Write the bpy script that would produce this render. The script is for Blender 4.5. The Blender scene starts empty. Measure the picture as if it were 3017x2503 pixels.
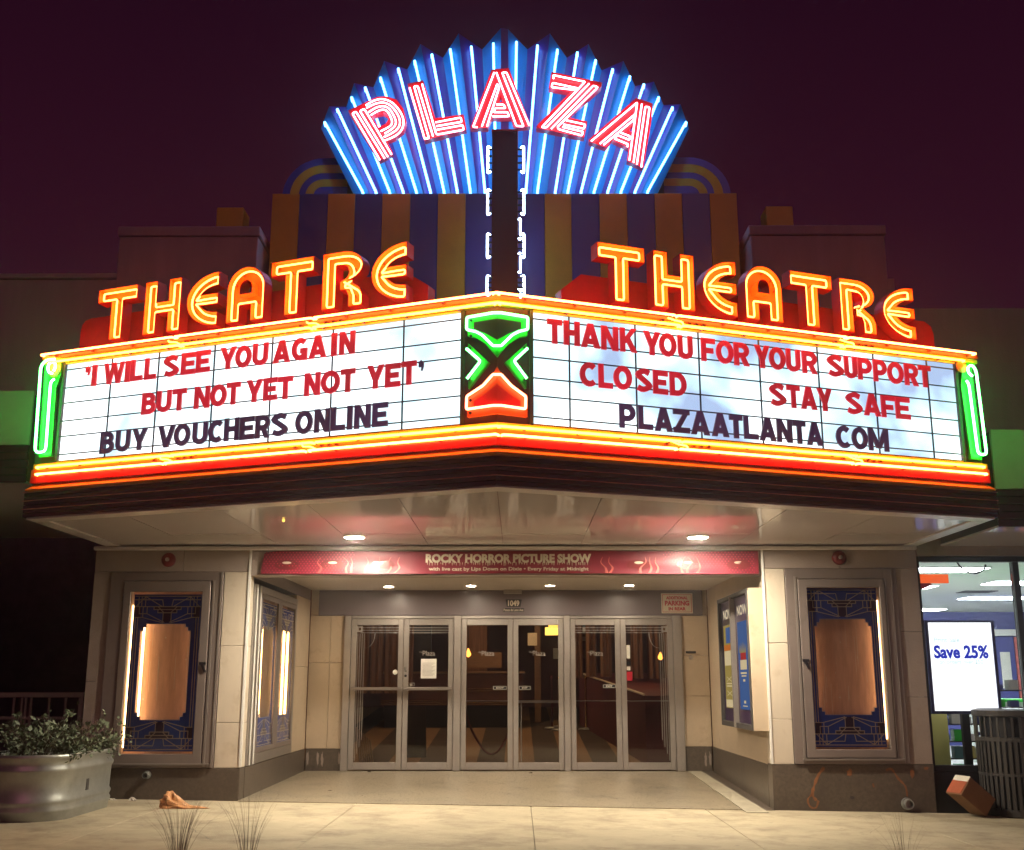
import bpy, bmesh, math, random
from mathutils import Vector, Matrix
from mathutils.geometry import tessellate_polygon, delaunay_2d_cdt
random.seed(7)
PI = math.pi
sc = bpy.context.scene
C = sc.collection
# ------------------------------------------------------------------ camera
cam = bpy.data.cameras.new('camera')
cam.sensor_width = 36.0
cam.lens = 3300 / 3017 * 36.0
cam.clip_end = 2000
cam.clip_start = 0.05
co = bpy.data.objects.new('camera', cam)
C.objects.link(co)
_p, _y = math.radians(13.0), math.radians(0.3)
co.location = (0.17, -12.2, 1.12)
co.rotation_euler = (PI / 2 + _p, 0, _y)
sc.camera = co
# ------------------------------------------------------------------ night sky
w = bpy.data.worlds.new('World')
sc.world = w
w.use_nodes = True
wn = w.node_tree.nodes
wl = w.node_tree.links
bg = wn['Background']
tc = wn.new('ShaderNodeTexCoord')
sx = wn.new('ShaderNodeSeparateXYZ')
wl.new(tc.outputs['Generated'], sx.inputs[0])
rmp = wn.new('ShaderNodeValToRGB')
rmp.color_ramp.elements[0].position = 0.22
rmp.color_ramp.elements[0].color = (0.034, 0.0052, 0.0150, 1)
rmp.color_ramp.elements[1].position = 0.60
rmp.color_ramp.elements[1].color = (0.013, 0.0020, 0.0085, 1)
wl.new(sx.outputs['Z'], rmp.inputs[0])
wl.new(rmp.outputs[0], bg.inputs[0])
bg.inputs[1].default_value = 1.0
# weak warm-pink fill sun added to lift the dark front, low and soft
sl = bpy.data.lights.new('night_fill', 'SUN')
sl.energy = 0.15
sl.angle = math.radians(25)
sl.color = (1.0, 0.36, 0.44)
so = bpy.data.objects.new('night_fill', sl)
so.rotation_euler = (math.radians(66), 0, math.radians(12))
C.objects.link(so)
# ------------------------------------------------------------------ exposure
sc.view_settings.view_transform = 'Standard'
sc.view_settings.look = 'None'
sc.view_settings.exposure = 0.0
sc.view_settings.gamma = 1.0
sc.view_settings.use_curve_mapping = False
sc.render.engine = 'CYCLES'
sc.cycles.use_denoising = True
sc.cycles.max_bounces = 7
sc.cycles.diffuse_bounces = 4
sc.cycles.glossy_bounces = 4
sc.cycles.transparent_max_bounces = 12
sc.cycles.sample_clamp_indirect = 6.0
sc.cycles.caustics_reflective = False
sc.cycles.caustics_refractive = False

# ------------------------------------------------------------------ materials
def _base(name):
    m = bpy.data.materials.new(name)
    m.use_nodes = True
    nt = m.node_tree
    nt.nodes.clear()
    out = nt.nodes.new('ShaderNodeOutputMaterial')
    return m, nt, out

def pm(name, col, rough=0.6, metal=0.0, var=0.12, vscale=3.0, bump=0.0, bscale=40.0, spec=0.5,
       streak=None, grime=None, coat=0.0, col2=None, rvar=0.0):
    """painted / stone / metal surface: colour broken up by world-space noise, fine relief by bump"""
    m, nt, out = _base(name)
    N, L = nt.nodes, nt.links
    b = N.new('ShaderNodeBsdfPrincipled')
    L.new(b.outputs[0], out.inputs[0])
    b.inputs['Roughness'].default_value = rough
    b.inputs['Metallic'].default_value = metal
    b.inputs['Specular IOR Level'].default_value = spec
    b.inputs['Coat Weight'].default_value = coat
    b.inputs['Coat Roughness'].default_value = 0.08
    g = N.new('ShaderNodeNewGeometry')
    mp = N.new('ShaderNodeMapping')
    L.new(g.outputs['Position'], mp.inputs[0])
    if streak:
        mp.inputs['Scale'].default_value = streak
    n1 = N.new('ShaderNodeTexNoise')
    n1.inputs['Scale'].default_value = vscale
    n1.inputs['Detail'].default_value = 7
    n1.inputs['Roughness'].default_value = 0.65
    L.new(mp.outputs[0], n1.inputs['Vector'])
    r = N.new('ShaderNodeValToRGB')
    r.color_ramp.elements[0].position = 0.3
    r.color_ramp.elements[1].position = 0.7
    c2 = col2 or tuple(min(1, c * (1 + var)) for c in col)
    c1 = tuple(c * (1 - var) for c in col)
    r.color_ramp.elements[0].color = (*c1, 1)
    r.color_ramp.elements[1].color = (*c2, 1)
    L.new(n1.outputs[0], r.inputs[0])
    last = r.outputs[0]
    if grime:
        gc, gs, ga, gb = grime
        n3 = N.new('ShaderNodeTexNoise')
        n3.inputs['Scale'].default_value = gs
        n3.inputs['Detail'].default_value = 9
        n3.inputs['Roughness'].default_value = 0.7
        L.new(g.outputs['Position'], n3.inputs['Vector'])
        rr = N.new('ShaderNodeValToRGB')
        rr.color_ramp.elements[0].position = ga
        rr.color_ramp.elements[1].position = gb
        L.new(n3.outputs[0], rr.inputs[0])
        mx = N.new('ShaderNodeMix')
        mx.data_type = 'RGBA'
        L.new(rr.outputs[0], mx.inputs[0])
        L.new(last, mx.inputs[6])
        mx.inputs[7].default_value = (*gc, 1)
        last = mx.outputs[2]
    L.new(last, b.inputs['Base Color'])
    if rvar:
        mr = N.new('ShaderNodeMapRange')
        mr.inputs[3].default_value = max(0.02, rough - rvar)
        mr.inputs[4].default_value = rough + rvar
        L.new(n1.outputs[0], mr.inputs[0])
        L.new(mr.outputs[0], b.inputs['Roughness'])
    if bump:
        n2 = N.new('ShaderNodeTexNoise')
        n2.inputs['Scale'].default_value = bscale
        n2.inputs['Detail'].default_value = 4
        L.new(g.outputs['Position'], n2.inputs['Vector'])
        bp = N.new('ShaderNodeBump')
        bp.inputs['Strength'].default_value = bump
        bp.inputs['Distance'].default_value = 0.02
        L.new(n2.outputs[0], bp.inputs['Height'])
        L.new(bp.outputs[0], b.inputs['Normal'])
    return m

def em(name, col, strength=1.0, var=0.0):
    m, nt, out = _base(name)
    e = nt.nodes.new('ShaderNodeEmission')
    e.inputs[0].default_value = (*col, 1)
    e.inputs[1].default_value = strength
    nt.links.new(e.outputs[0], out.inputs[0])
    return m

def lightbox(name):
    """backlit milk acrylic: brightness and tint drift with the ageing tubes behind it"""
    m, nt, out = _base(name)
    N, L = nt.nodes, nt.links
    e = N.new('ShaderNodeEmission')
    g = N.new('ShaderNodeNewGeometry')
    mp = N.new('ShaderNodeMapping')
    mp.inputs['Scale'].default_value = (1.0, 1.0, 1.1)
    L.new(g.outputs['Position'], mp.inputs[0])
    n = N.new('ShaderNodeTexNoise')
    n.inputs['Scale'].default_value = 1.25
    n.inputs['Detail'].default_value = 3
    n.inputs['Distortion'].default_value = 0.2
    L.new(mp.outputs[0], n.inputs['Vector'])
    # the right-hand sign is dimmer and bluer than the left
    s = N.new('ShaderNodeSeparateXYZ')
    L.new(g.outputs['Position'], s.inputs[0])
    mr = N.new('ShaderNodeMapRange')
    mr.inputs[1].default_value = -0.5
    mr.inputs[2].default_value = 0.8
    mr.inputs[3].default_value = 0.09
    mr.inputs[4].default_value = -0.035
    L.new(s.outputs['X'], mr.inputs[0])
    ad = N.new('ShaderNodeMath')
    L.new(n.outputs[0], ad.inputs[0])
    L.new(mr.outputs[0], ad.inputs[1])
    r = N.new('ShaderNodeValToRGB')
    el = r.color_ramp.elements
    el[0].position = 0.36
    el[0].color = (0.50, 0.67, 1.0, 1)
    el[1].position = 0.66
    el[1].color = (0.93, 0.98, 1.0, 1)
    k = el.new(0.44)
    k.color = (0.60, 0.86, 1.0, 1)
    k = el.new(0.52)
    k.color = (0.72, 0.95, 1.0, 1)
    L.new(ad.outputs[0], r.inputs[0])
    L.new(r.outputs[0], e.inputs[0])
    st = N.new('ShaderNodeMapRange')
    st.inputs[1].default_value = 0.36
    st.inputs[2].default_value = 0.62
    st.inputs[3].default_value = 0.92
    st.inputs[4].default_value = 2.1
    L.new(ad.outputs[0], st.inputs[0])
    L.new(st.outputs[0], e.inputs[1])
    L.new(e.outputs[0], out.inputs[0])
    return m

def acrylic(name, col, glow):
    """coloured letter, light box glow through it put in as emission"""
    m, nt, out = _base(name)
    N, L = nt.nodes, nt.links
    b = N.new('ShaderNodeBsdfPrincipled')
    b.inputs['Base Color'].default_value = (*col, 1)
    b.inputs['Roughness'].default_value = 0.35
    g = N.new('ShaderNodeNewGeometry')
    n = N.new('ShaderNodeTexNoise')
    n.inputs['Scale'].default_value = 2.2
    L.new(g.outputs['Position'], n.inputs['Vector'])
    mr = N.new('ShaderNodeMapRange')
    mr.inputs[1].default_value = 0.3
    mr.inputs[2].default_value = 0.7
    mr.inputs[3].default_value = 0.7
    mr.inputs[4].default_value = 1.35
    L.new(n.outputs[0], mr.inputs[0])
    b.inputs['Emission Color'].default_value = (*glow, 1)  # stands in for board light passing through the letter
    L.new(mr.outputs[0], b.inputs['Emission Strength'])
    L.new(b.outputs[0], out.inputs[0])
    return m

def glass(name, tint=(1, 1, 1), f=1.0, rough=0.0):
    m, nt, out = _base(name)
    N, L = nt.nodes, nt.links
    t = N.new('ShaderNodeBsdfTransparent')
    t.inputs[0].default_value = (*tint, 1)
    gl = N.new('ShaderNodeBsdfGlossy')
    gl.inputs['Roughness'].default_value = rough
    fr = N.new('ShaderNodeFresnel')
    fr.inputs[0].default_value = 1.5
    mu = N.new('ShaderNodeMath')
    mu.operation = 'MULTIPLY'
    mu.inputs[1].default_value = f
    L.new(fr.outputs[0], mu.inputs[0])
    mx = N.new('ShaderNodeMixShader')
    L.new(mu.outputs[0], mx.inputs[0])
    L.new(t.outputs[0], mx.inputs[1])
    L.new(gl.outputs[0], mx.inputs[2])
    L.new(mx.outputs[0], out.inputs[0])
    return m

M = {}
M['concrete'] = pm('concrete', (0.40, 0.345, 0.24), 0.8, var=0.16, vscale=1.6, bump=0.25, bscale=90, grime=((0.22, 0.175, 0.12), 2.3, 0.48, 0.72))
M['stain'] = pm('gum_stain', (0.20, 0.17, 0.13), 0.7)
M['joint'] = pm('joint', (0.16, 0.14, 0.12), 0.9)
M['terrazzo'] = pm('terrazzo', (0.30, 0.255, 0.185), 0.30, var=0.3, vscale=55, bump=0.05, bscale=60, grime=((0.16, 0.14, 0.11), 1.9, 0.5, 0.75), rvar=0.12)
M['strip'] = pm('border_strip', (0.42, 0.38, 0.29), 0.55, var=0.1, vscale=6, grime=((0.25, 0.21, 0.16), 4, 0.5, 0.8))
M['asphalt'] = pm('asphalt', (0.05, 0.048, 0.046), 0.85, var=0.2, vscale=20, bump=0.4, bscale=150)
M['soil'] = pm('soil', (0.07, 0.05, 0.035), 0.95, var=0.3, vscale=20, bump=0.8, bscale=60)
M['stucco'] = pm('stucco', (0.50, 0.40, 0.42), 0.85, var=0.10, vscale=1.5, bump=0.25, bscale=70, streak=(3, 3, 0.5))
M['plaster'] = pm('plaster', (0.33, 0.27, 0.235), 0.7, var=0.10, vscale=2.2, bump=0.15, bscale=50, grime=((0.22, 0.17, 0.12), 2.0, 0.55, 0.8))
M['marble'] = pm('marble', (0.60, 0.52, 0.42), 0.35, var=0.10, vscale=1.3, streak=(2, 2, 0.7), bump=0.03, bscale=8, grime=((0.40, 0.31, 0.21), 2.6, 0.54, 0.8))
M['tan'] = pm('tan_marble', (0.50, 0.40, 0.29), 0.4, var=0.10, vscale=1.6, grime=((0.30, 0.21, 0.13), 3.1, 0.55, 0.85))
M['granite'] = pm('granite', (0.105, 0.083, 0.066), 0.38, var=0.25, vscale=30, bump=0.04, bscale=30, grime=((0.07, 0.055, 0.045), 1.7, 0.45, 0.7))
M['rust'] = pm('rust_stain', (0.25, 0.105, 0.045), 0.7, var=0.3, vscale=14)
M['casemetal'] = pm('case_metal', (0.22, 0.18, 0.165), 0.45, var=0.08, vscale=2, metal=0.3, grime=((0.14, 0.11, 0.09), 3, 0.58, 0.85))
M['casetrim'] = pm('case_trim', (0.30, 0.265, 0.24), 0.35, metal=0.5, var=0.06)
M['alum'] = pm('aluminium', (0.38, 0.345, 0.32), 0.38, metal=0.55, var=0.07, vscale=6)
M['band'] = pm('header_paint', (0.15, 0.12, 0.13), 0.32, var=0.06, vscale=2, coat=0.2)
M['soffit'] = pm('soffit_enamel', (0.72, 0.67, 0.68), 0.075, var=0.06, vscale=0.8, bump=0.02, bscale=1.6, spec=0.32)
M['soffittrim'] = pm('soffit_trim', (0.72, 0.67, 0.66), 0.3, var=0.05)
M['ceiling'] = pm('recess_ceiling', (0.48, 0.42, 0.36), 0.5, var=0.05)
M['fascia'] = pm('fascia_enamel', (0.085, 0.022, 0.042), 0.13, var=0.2, vscale=2, bump=0.10, bscale=2.2, coat=0.4)
M['fasciaglint'] = pm('fascia_glint', (0.70, 0.22, 0.22), 0.35, metal=0.0, var=0.1)
M['yellow'] = pm('yellow_paint', (0.80, 0.50, 0.035), 0.4, var=0.12, vscale=9, grime=((0.35, 0.22, 0.02), 7, 0.62, 0.85))
M['orange'] = pm('orange_paint', (0.75, 0.16, 0.02), 0.35, var=0.10, vscale=6)
M['red'] = pm('red_paint', (0.75, 0.010, 0.020), 0.35, var=0.12, vscale=6)
M['amber'] = pm('letter_yellow', (0.85, 0.34, 0.025), 0.42, var=0.10, vscale=14, grime=((0.4, 0.14, 0.01), 11, 0.64, 0.85))
M['maroon'] = pm('pylon_maroon', (0.075, 0.012, 0.028), 0.45, var=0.1)
M['fanblue'] = pm('fan_light_blue', (0.015, 0.26, 0.66), 0.32, var=0.08, vscale=3)
M['fanindigo'] = pm('fan_indigo', (0.09, 0.04, 0.30), 0.32, var=0.08, vscale=3)
M['blue'] = pm('stripe_blue', (0.05, 0.07, 0.42), 0.35, var=0.08, vscale=2)
M['gold'] = pm('stripe_gold', (0.72, 0.50, 0.045), 0.45, var=0.10, vscale=2, bump=0.1, bscale=30)
M['green'] = pm('green_paint', (0.03, 0.50, 0.04), 0.35, var=0.15, vscale=8)
M['black'] = pm('black_paint', (0.012, 0.011, 0.014), 0.4)
M['rail'] = pm('letter_rail', (0.015, 0.02, 0.06), 0.5)
M['tube_support'] = pm('tube_support', (0.18, 0.05, 0.03), 0.4)
M['galv'] = pm('galvanised', (0.42, 0.44, 0.42), 0.42, metal=0.75, var=0.14, vscale=9, bump=0.03, bscale=12, rvar=0.1)
M['leaf'] = pm('sage_leaf', (0.13, 0.17, 0.10), 0.6, var=0.4, vscale=9)
M['twig'] = pm('twig', (0.10, 0.075, 0.055), 0.8)
M['straw'] = pm('dry_grass', (0.15, 0.11, 0.085), 0.75, var=0.4, vscale=15)
M['bag'] = pm('plastic_bag', (0.60, 0.30, 0.13), 0.3, var=0.35, vscale=22, spec=0.7)
M['litter'] = pm('paper_litter', (0.65, 0.62, 0.55), 0.7)
M['bin'] = pm('bin_paint', (0.055, 0.05, 0.048), 0.4, var=0.15)
M['card'] = pm('cardboard', (0.24, 0.13, 0.065), 0.85, var=0.12, vscale=5)
M['cardorange'] = pm('card_orange', (0.36, 0.085, 0.035), 0.6)
M['whitepaint'] = pm('white_paint', (0.72, 0.70, 0.66), 0.5, var=0.05)
M['poster_blue'] = pm('poster_blue', (0.045, 0.10, 0.48), 0.25, var=0.25, vscale=5)
M['poster_dark'] = pm('poster_plum', (0.035, 0.015, 0.06), 0.3, var=0.2)
M['gilt'] = pm('gilt_line', (0.66, 0.58, 0.46), 0.4)
M['cork'] = pm('cork_board', (0.58, 0.33, 0.23), 0.7, var=0.22, vscale=4, streak=(5, 5, 0.6), bump=0.1, bscale=60)
M['bell'] = pm('bell_red', (0.15, 0.012, 0.016), 0.35)
M['bannerred'] = pm('banner_red', (0.20, 0.014, 0.030), 0.45, var=0.22, vscale=2.5)
M['bannerpink'] = pm('banner_pink', (0.55, 0.13, 0.11), 0.45, var=0.4, vscale=9)
M['bannerdot'] = pm('banner_dot', (0.45, 0.035, 0.07), 0.45)
M['bannertext'] = pm('banner_text', (0.62, 0.55, 0.42), 0.5)
M['signred'] = pm('sign_red', (0.45, 0.01, 0.03), 0.5)
M['carpet_a'] = pm('carpet_tan', (0.22, 0.13, 0.065), 0.95, var=0.25, vscale=60)
M['carpet_b'] = pm('carpet_dark', (0.055, 0.035, 0.025), 0.95, var=0.25, vscale=60)
M['lobbywall'] = pm('lobby_wall', (0.12, 0.05, 0.035), 0.8, var=0.2)
M['lobbyred'] = pm('lobby_red', (0.11, 0.018, 0.018), 0.7, var=0.15)
M['curtain'] = pm('curtain', (0.20, 0.10, 0.055), 0.85, var=0.45, vscale=5, streak=(6, 6, 0.3))
M['wood'] = pm('counter_wood', (0.20, 0.11, 0.05), 0.5, var=0.2, streak=(1, 1, 9))
M['brass'] = pm('brass', (0.6, 0.38, 0.14), 0.25, metal=1.0)
M['darkgrey'] = pm('dark_grey', (0.05, 0.045, 0.045), 0.6)
M['storewall'] = pm('store_wall', (0.62, 0.64, 0.60), 0.8, var=0.04)
M['storeblue'] = pm('store_blue_wall', (0.06, 0.065, 0.24), 0.7)
M['storeyellow'] = pm('store_yellow', (0.52, 0.45, 0.12), 0.6)
M['storefloor'] = pm('store_floor', (0.4, 0.4, 0.38), 0.5)
M['tile'] = pm('ceiling_tile', (0.72, 0.75, 0.68), 0.9, var=0.05, vscale=10)
M['brickdark'] = pm('alley_wall', (0.11, 0.065, 0.10), 0.9, var=0.3, vscale=4)
M['alleypaint'] = pm('canopy_paint', (0.55, 0.56, 0.45), 0.6, var=0.08)
M['railpaint'] = pm('railing_paint', (0.30, 0.25, 0.23), 0.5)
M['glass'] = glass('door_glass', (0.93, 0.93, 0.92), 1.0)
M['caseglass'] = glass('case_glass', (0.97, 0.97, 0.97), 0.9)
M['sideglass'] = glass('anti_glare_glass', (0.97, 0.97, 0.97), 0.35)
M['lightbox'] = lightbox('light_box')
M['lred'] = acrylic('red_letter', (0.40, 0.012, 0.02), (0.42, 0.007, 0.020))
M['lblack'] = acrylic('black_letter', (0.02, 0.014, 0.03), (0.034, 0.012, 0.040))
# gas tubes: the glass is far brighter than its hue, the hue shows on what it lights
M['n_orange'] = em('neon_orange', (1.0, 0.16, 0.030), 19.0)
M['n_warm'] = em('neon_warm_white', (1.0, 0.34, 0.028), 20.0)
M['n_redwarm'] = em('neon_red_border', (1.0, 0.22, 0.05), 19.0)
M['n_pink'] = em('neon_pink', (1.0, 0.28, 0.36), 12.0)
M['n_blue'] = em('neon_blue_white', (0.16, 0.55, 1.0), 7.0)
M['n_white'] = em('neon_cool_white', (0.55, 0.75, 1.0), 15.0)
M['n_green'] = em('neon_green', (0.08, 1.0, 0.14), 30.0)
M['n_green2'] = em('neon_green_small', (0.13, 1.0, 0.20), 12.0)
M['n_red'] = em('neon_red', (1.0, 0.20, 0.10), 11.0)
M['e_down'] = em('downlight', (1.0, 0.87, 0.67), 1650.0)
M['e_down2'] = em('recess_downlight', (1.0, 0.84, 0.62), 600.0)
M['e_case2'] = em('side_case_tube', (1.0, 0.62, 0.24), 12.0)
M['e_case'] = em('case_tube', (1.0, 0.62, 0.26), 12.0)
M['e_store'] = em('store_troffer', (0.85, 0.95, 1.0), 38.0)
M['e_screen'] = em('screen', (0.93, 0.97, 1.0), 1.7)
M['e_lobby_fill'] = em('lobby_fill', (1.0, 0.62, 0.32), 85.0)
M['e_amber'] = em('amber_lamp', (1.0, 0.36, 0.05), 5.0)
M['e_lantern'] = em('lantern', (1.0, 0.62, 0.10), 2.6)
M['e_title'] = em('backlit_title', (0.9, 0.75, 0.5), 0.75)
M['ps_gold'] = em('backlit_poster_gold', (0.55, 0.40, 0.10), 0.50)
M['ps_cream'] = em('backlit_poster_cream', (0.95, 0.75, 0.42), 0.59)
M['ps_blue'] = em('backlit_poster_blue', (0.10, 0.20, 0.50), 0.46)
M['ps_red'] = em('backlit_poster_red', (0.65, 0.05, 0.04), 0.50)
M['ps_orange'] = em('backlit_poster_orange', (0.9, 0.25, 0.04), 0.50)
M['orangeglow'] = em('orange_sign', (1.0, 0.13, 0.02), 1.0)
M['inkblue'] = em('ink_blue', (0.012, 0.03, 0.50), 1.0)
M['inkpale'] = em('ink_pale', (0.62, 0.80, 0.80), 1.15)
M['tv1'] = pm('wall_poster_teal', (0.05, 0.14, 0.14), 0.6)

# ------------------------------------------------------------------ mesh helpers
class MB:
    def __init__(s):
        s.v = []
        s.f = []
    def add(s, vs, fs):
        o = len(s.v)
        s.v += [tuple(v) for v in vs]
        s.f += [tuple(i + o for i in f) for f in fs]
        return s
    def box(s, x0, x1, y0, y1, z0, z1):
        return s.hexa([(x0, y0, z0), (x1, y0, z0), (x1, y1, z0), (x0, y1, z0), (x0, y0, z1), (x1, y0, z1), (x1, y1, z1), (x0, y1, z1)])
    def hexa(s, p):
        return s.add(p, [(0, 3, 2, 1), (4, 5, 6, 7), (0, 1, 5, 4), (1, 2, 6, 5), (2, 3, 7, 6), (3, 0, 4, 7)])
    def prism(s, outer, fn, d0, d1, holes=()):
        """outline in (a,b), extruded from depth d0 to d1; fn(a,b,d) -> world"""
        loops = [list(outer)] + [list(h) for h in holes]
        flat = [p for l in loops for p in l]
        tris = tessellate_polygon([[Vector((p[0], p[1], 0)) for p in l] for l in loops])
        n = len(flat)
        vs = [fn(a, b, d0) for a, b in flat] + [fn(a, b, d1) for a, b in flat]
        fs = [tuple(t) for t in tris] + [tuple(i + n for i in reversed(t)) for t in tris]
        o = 0
        for l in loops:
            k = len(l)
            for i in range(k):
                j = (i + 1) % k
                fs.append((o + i, o + j, o + j + n, o + i + n))
            o += k
        return s.add(vs, fs)
    def wall(s, loop, fn, d0, d1, closed=True):
        n = len(loop)
        vs = [fn(a, b, d0) for a, b in loop] + [fn(a, b, d1) for a, b in loop]
        fs = [(i, (i + 1) % n, (i + 1) % n + n, i + n) for i in range(n if closed else n - 1)]
        return s.add(vs, fs)
    def tube(s, pts, r, closed=False, seg=8, cap=True):
        P = [Vector(p) for p in pts]
        n = len(P)
        T = []
        for i in range(n):
            if closed:
                t = (P[(i + 1) % n] - P[i - 1])
            else:
                t = P[min(i + 1, n - 1)] - P[max(i - 1, 0)]
            T.append(t.normalized())
        ref = Vector((0, 0, 1)) if abs(T[0].z) < 0.9 else Vector((1, 0, 0))
        u = T[0].cross(ref).normalized()
        vs = []
        for i in range(n):
            u = (u - T[i] * u.dot(T[i]))
            if u.length < 1e-6:
                u = T[i].orthogonal()
            u.normalize()
            v = T[i].cross(u)
            for k in range(seg):
                a = 2 * PI * k / seg
                vs.append(P[i] + (u * math.cos(a) + v * math.sin(a)) * r)
        fs = []
        m = n if closed else n - 1
        for i in range(m):
            a, b = i * seg, ((i + 1) % n) * seg
            for k in range(seg):
                k2 = (k + 1) % seg
                fs.append((a + k, a + k2, b + k2, b + k))
        if not closed and cap:
            fs.append(tuple(range(seg))[::-1])
            fs.append(tuple(range((n - 1) * seg, n * seg)))
        return s.add(vs, fs)
    def lathe(s, prof, c, axis='z', seg=24):
        """prof: list of (r, h)"""
        vs, fs = [], []
        for r, h in prof:
            for k in range(seg):
                a = 2 * PI * k / seg
                x, y = r * math.cos(a), r * math.sin(a)
                if axis == 'z':
                    vs.append((c[0] + x, c[1] + y, c[2] + h))
                elif axis == 'y':
                    vs.append((c[0] + x, c[1] + h, c[2] + y))
                else:
                    vs.append((c[0] + h, c[1] + x, c[2] + y))
        for i in range(len(prof) - 1):
            for k in range(seg):
                k2 = (k + 1) % seg
                fs.append((i * seg + k, i * seg + k2, (i + 1) * seg + k2, (i + 1) * seg + k))
        fs.append(tuple(range(seg)))
        fs.append(tuple(range((len(prof) - 1) * seg, len(prof) * seg)))
        return s.add(vs, fs)

def tag(o, label=None, cat=None, group=None, kind=None):
    if label: o['label'] = label
    if cat: o['category'] = cat
    if group: o['group'] = group
    if kind: o['kind'] = kind
    return o

def thing(name, loc, label, cat, group=None):
    o = bpy.data.objects.new(name, None)
    o.empty_display_size = 0.1
    o.location = loc
    C.objects.link(o)
    return tag(o, label, cat, group)

def worldloc(p):
    v = Vector((0, 0, 0))
    while p is not None:
        v += p.location
        p = p.parent
    return v

def build(name, mb, mat, parent=None, smooth=False, bevel=0.0, kind=None, label=None, cat=None, group=None):
    """one mesh object from world-space geometry"""
    if parent is not None:
        org = Vector((0, 0, 0))
        pl = worldloc(parent)
    else:
        xs = [v[0] for v in mb.v]; ys = [v[1] for v in mb.v]; zs = [v[2] for v in mb.v]
        org = Vector(((min(xs) + max(xs)) / 2, (min(ys) + max(ys)) / 2, min(zs)))
        pl = org
    me = bpy.data.meshes.new(name)
    me.from_pydata([(v[0] - pl.x, v[1] - pl.y, v[2] - pl.z) for v in mb.v], [], mb.f)
    bm = bmesh.new()
    bm.from_mesh(me)
    bmesh.ops.recalc_face_normals(bm, faces=bm.faces)
    if bevel:
        es = [e for e in bm.edges if len(e.link_faces) == 2 and e.calc_face_angle(0) > 0.5]
        bmesh.ops.bevel(bm, geom=es, offset=bevel, segments=1, affect='EDGES', clamp_overlap=True)
    bm.to_mesh(me)
    bm.free()
    if smooth:
        for p in me.polygons:
            p.use_smooth = True
    me.materials.append(M[mat] if isinstance(mat, str) else mat)
    o = bpy.data.objects.new(name, me)
    C.objects.link(o)
    if parent is not None:
        o.parent = parent
    else:
        o.location = org
    return tag(o, label, cat, group, kind)

def copy_tree(o, delta, parent=None):
    c = o.copy()
    C.objects.link(c)
    if parent is None:
        c.location = o.location + Vector(delta)
    else:
        c.parent = parent
    for ch in list(o.children):
        copy_tree(ch, delta, c)
    return c

XZ = lambda y0: (lambda a, b, d: (a, y0 + d, b))         # frontal plane, depth grows away from the street
def textmesh(mb, body, box, fn, d=0.0, bold=0.0, fit='both', align='C'):
    """flat lettering from the built-in font, fitted into box=(a0,a1,b0,b1), mapped by fn(a,b,d)"""
    cu = bpy.data.curves.new('txt', 'FONT')
    cu.body = body
    cu.size = 1.0
    cu.offset = bold
    cu.resolution_u = 3
    cu.align_x = 'LEFT'
    ob = bpy.data.objects.new('txt', cu)
    C.objects.link(ob)
    dg = bpy.context.evaluated_depsgraph_get()
    me = bpy.data.meshes.new_from_object(ob.evaluated_get(dg))
    vs = [v.co.copy() for v in me.vertices]
    fs = [tuple(p.vertices) for p in me.polygons]
    bpy.data.objects.remove(ob)
    bpy.data.curves.remove(cu)
    bpy.data.meshes.remove(me)
    x0, x1 = min(v.x for v in vs), max(v.x for v in vs)
    y0, y1 = min(v.y for v in vs), max(v.y for v in vs)
    a0, a1, b0, b1 = box
    sx_, sy_ = (a1 - a0) / (x1 - x0), (b1 - b0) / (y1 - y0)
    mb.add([fn(a0 + (v.x - x0) * sx_, b0 + (v.y - y0) * sy_, d) for v in vs], fs)
    return mb

def catmull(P, n=6):
    out = []
    Q = [P[0]] + list(P) + [P[-1]]
    for i in range(1, len(Q) - 2):
        p0, p1, p2, p3 = [Vector(q) for q in Q[i - 1:i + 3]]
        for k in range(n):
            t = k / n
            out.append(tuple(0.5 * ((2 * p1) + (p2 - p0) * t + (2 * p0 - 5 * p1 + 4 * p2 - p3) * t * t + (3 * p1 - p0 - 3 * p2 + p3) * t ** 3)))
    out.append(tuple(P[-1]))
    return out

def arc(cx, cy, rx, ry, a0, a1, n=10):
    return [(cx + rx * math.cos(math.radians(a0 + (a1 - a0) * i / n)), cy + ry * math.sin(math.radians(a0 + (a1 - a0) * i / n))) for i in range(n + 1)]

def rounded(P, r=0.02, n=3, closed=False):
    """polyline with its corners bent like a glass tube"""
    out = []
    m = len(P)
    for i in range(m):
        if not closed and i in (0, m - 1):
            out.append(tuple(P[i]))
            continue
        p = Vector(P[i]); a = Vector(P[i - 1]); b = Vector(P[(i + 1) % m])
        da, db = (a - p), (b - p)
        ra, rb = min(r, da.length * 0.45), min(r, db.length * 0.45)
        s, e = p + da.normalized() * ra, p + db.normalized() * rb
        for k in range(n + 1):
            t = k / n
            out.append(tuple(s * (1 - t) ** 2 + p * 2 * t * (1 - t) + e * t * t))
    return out

def inset(P, d):
    """closed 2D outline moved inwards by d"""
    n = len(P)
    area = sum(P[i][0] * P[(i + 1) % n][1] - P[(i + 1) % n][0] * P[i][1] for i in range(n))
    sg = 1 if area > 0 else -1
    out = []
    for i in range(n):
        p = Vector(P[i]); a = Vector(P[i - 1]); b = Vector(P[(i + 1) % n])
        e1, e2 = (p - a).normalized(), (b - p).normalized()
        n1 = Vector((-e1.y, e1.x)) * sg
        n2 = Vector((-e2.y, e2.x)) * sg
        m_ = n1 + n2
        if m_.length < 1e-6:
            m_ = n1
        m_ = m_.normalized()
        k = max(0.35, m_.dot(n1))
        out.append(tuple(p + m_ * d / k))
    return out
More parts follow.
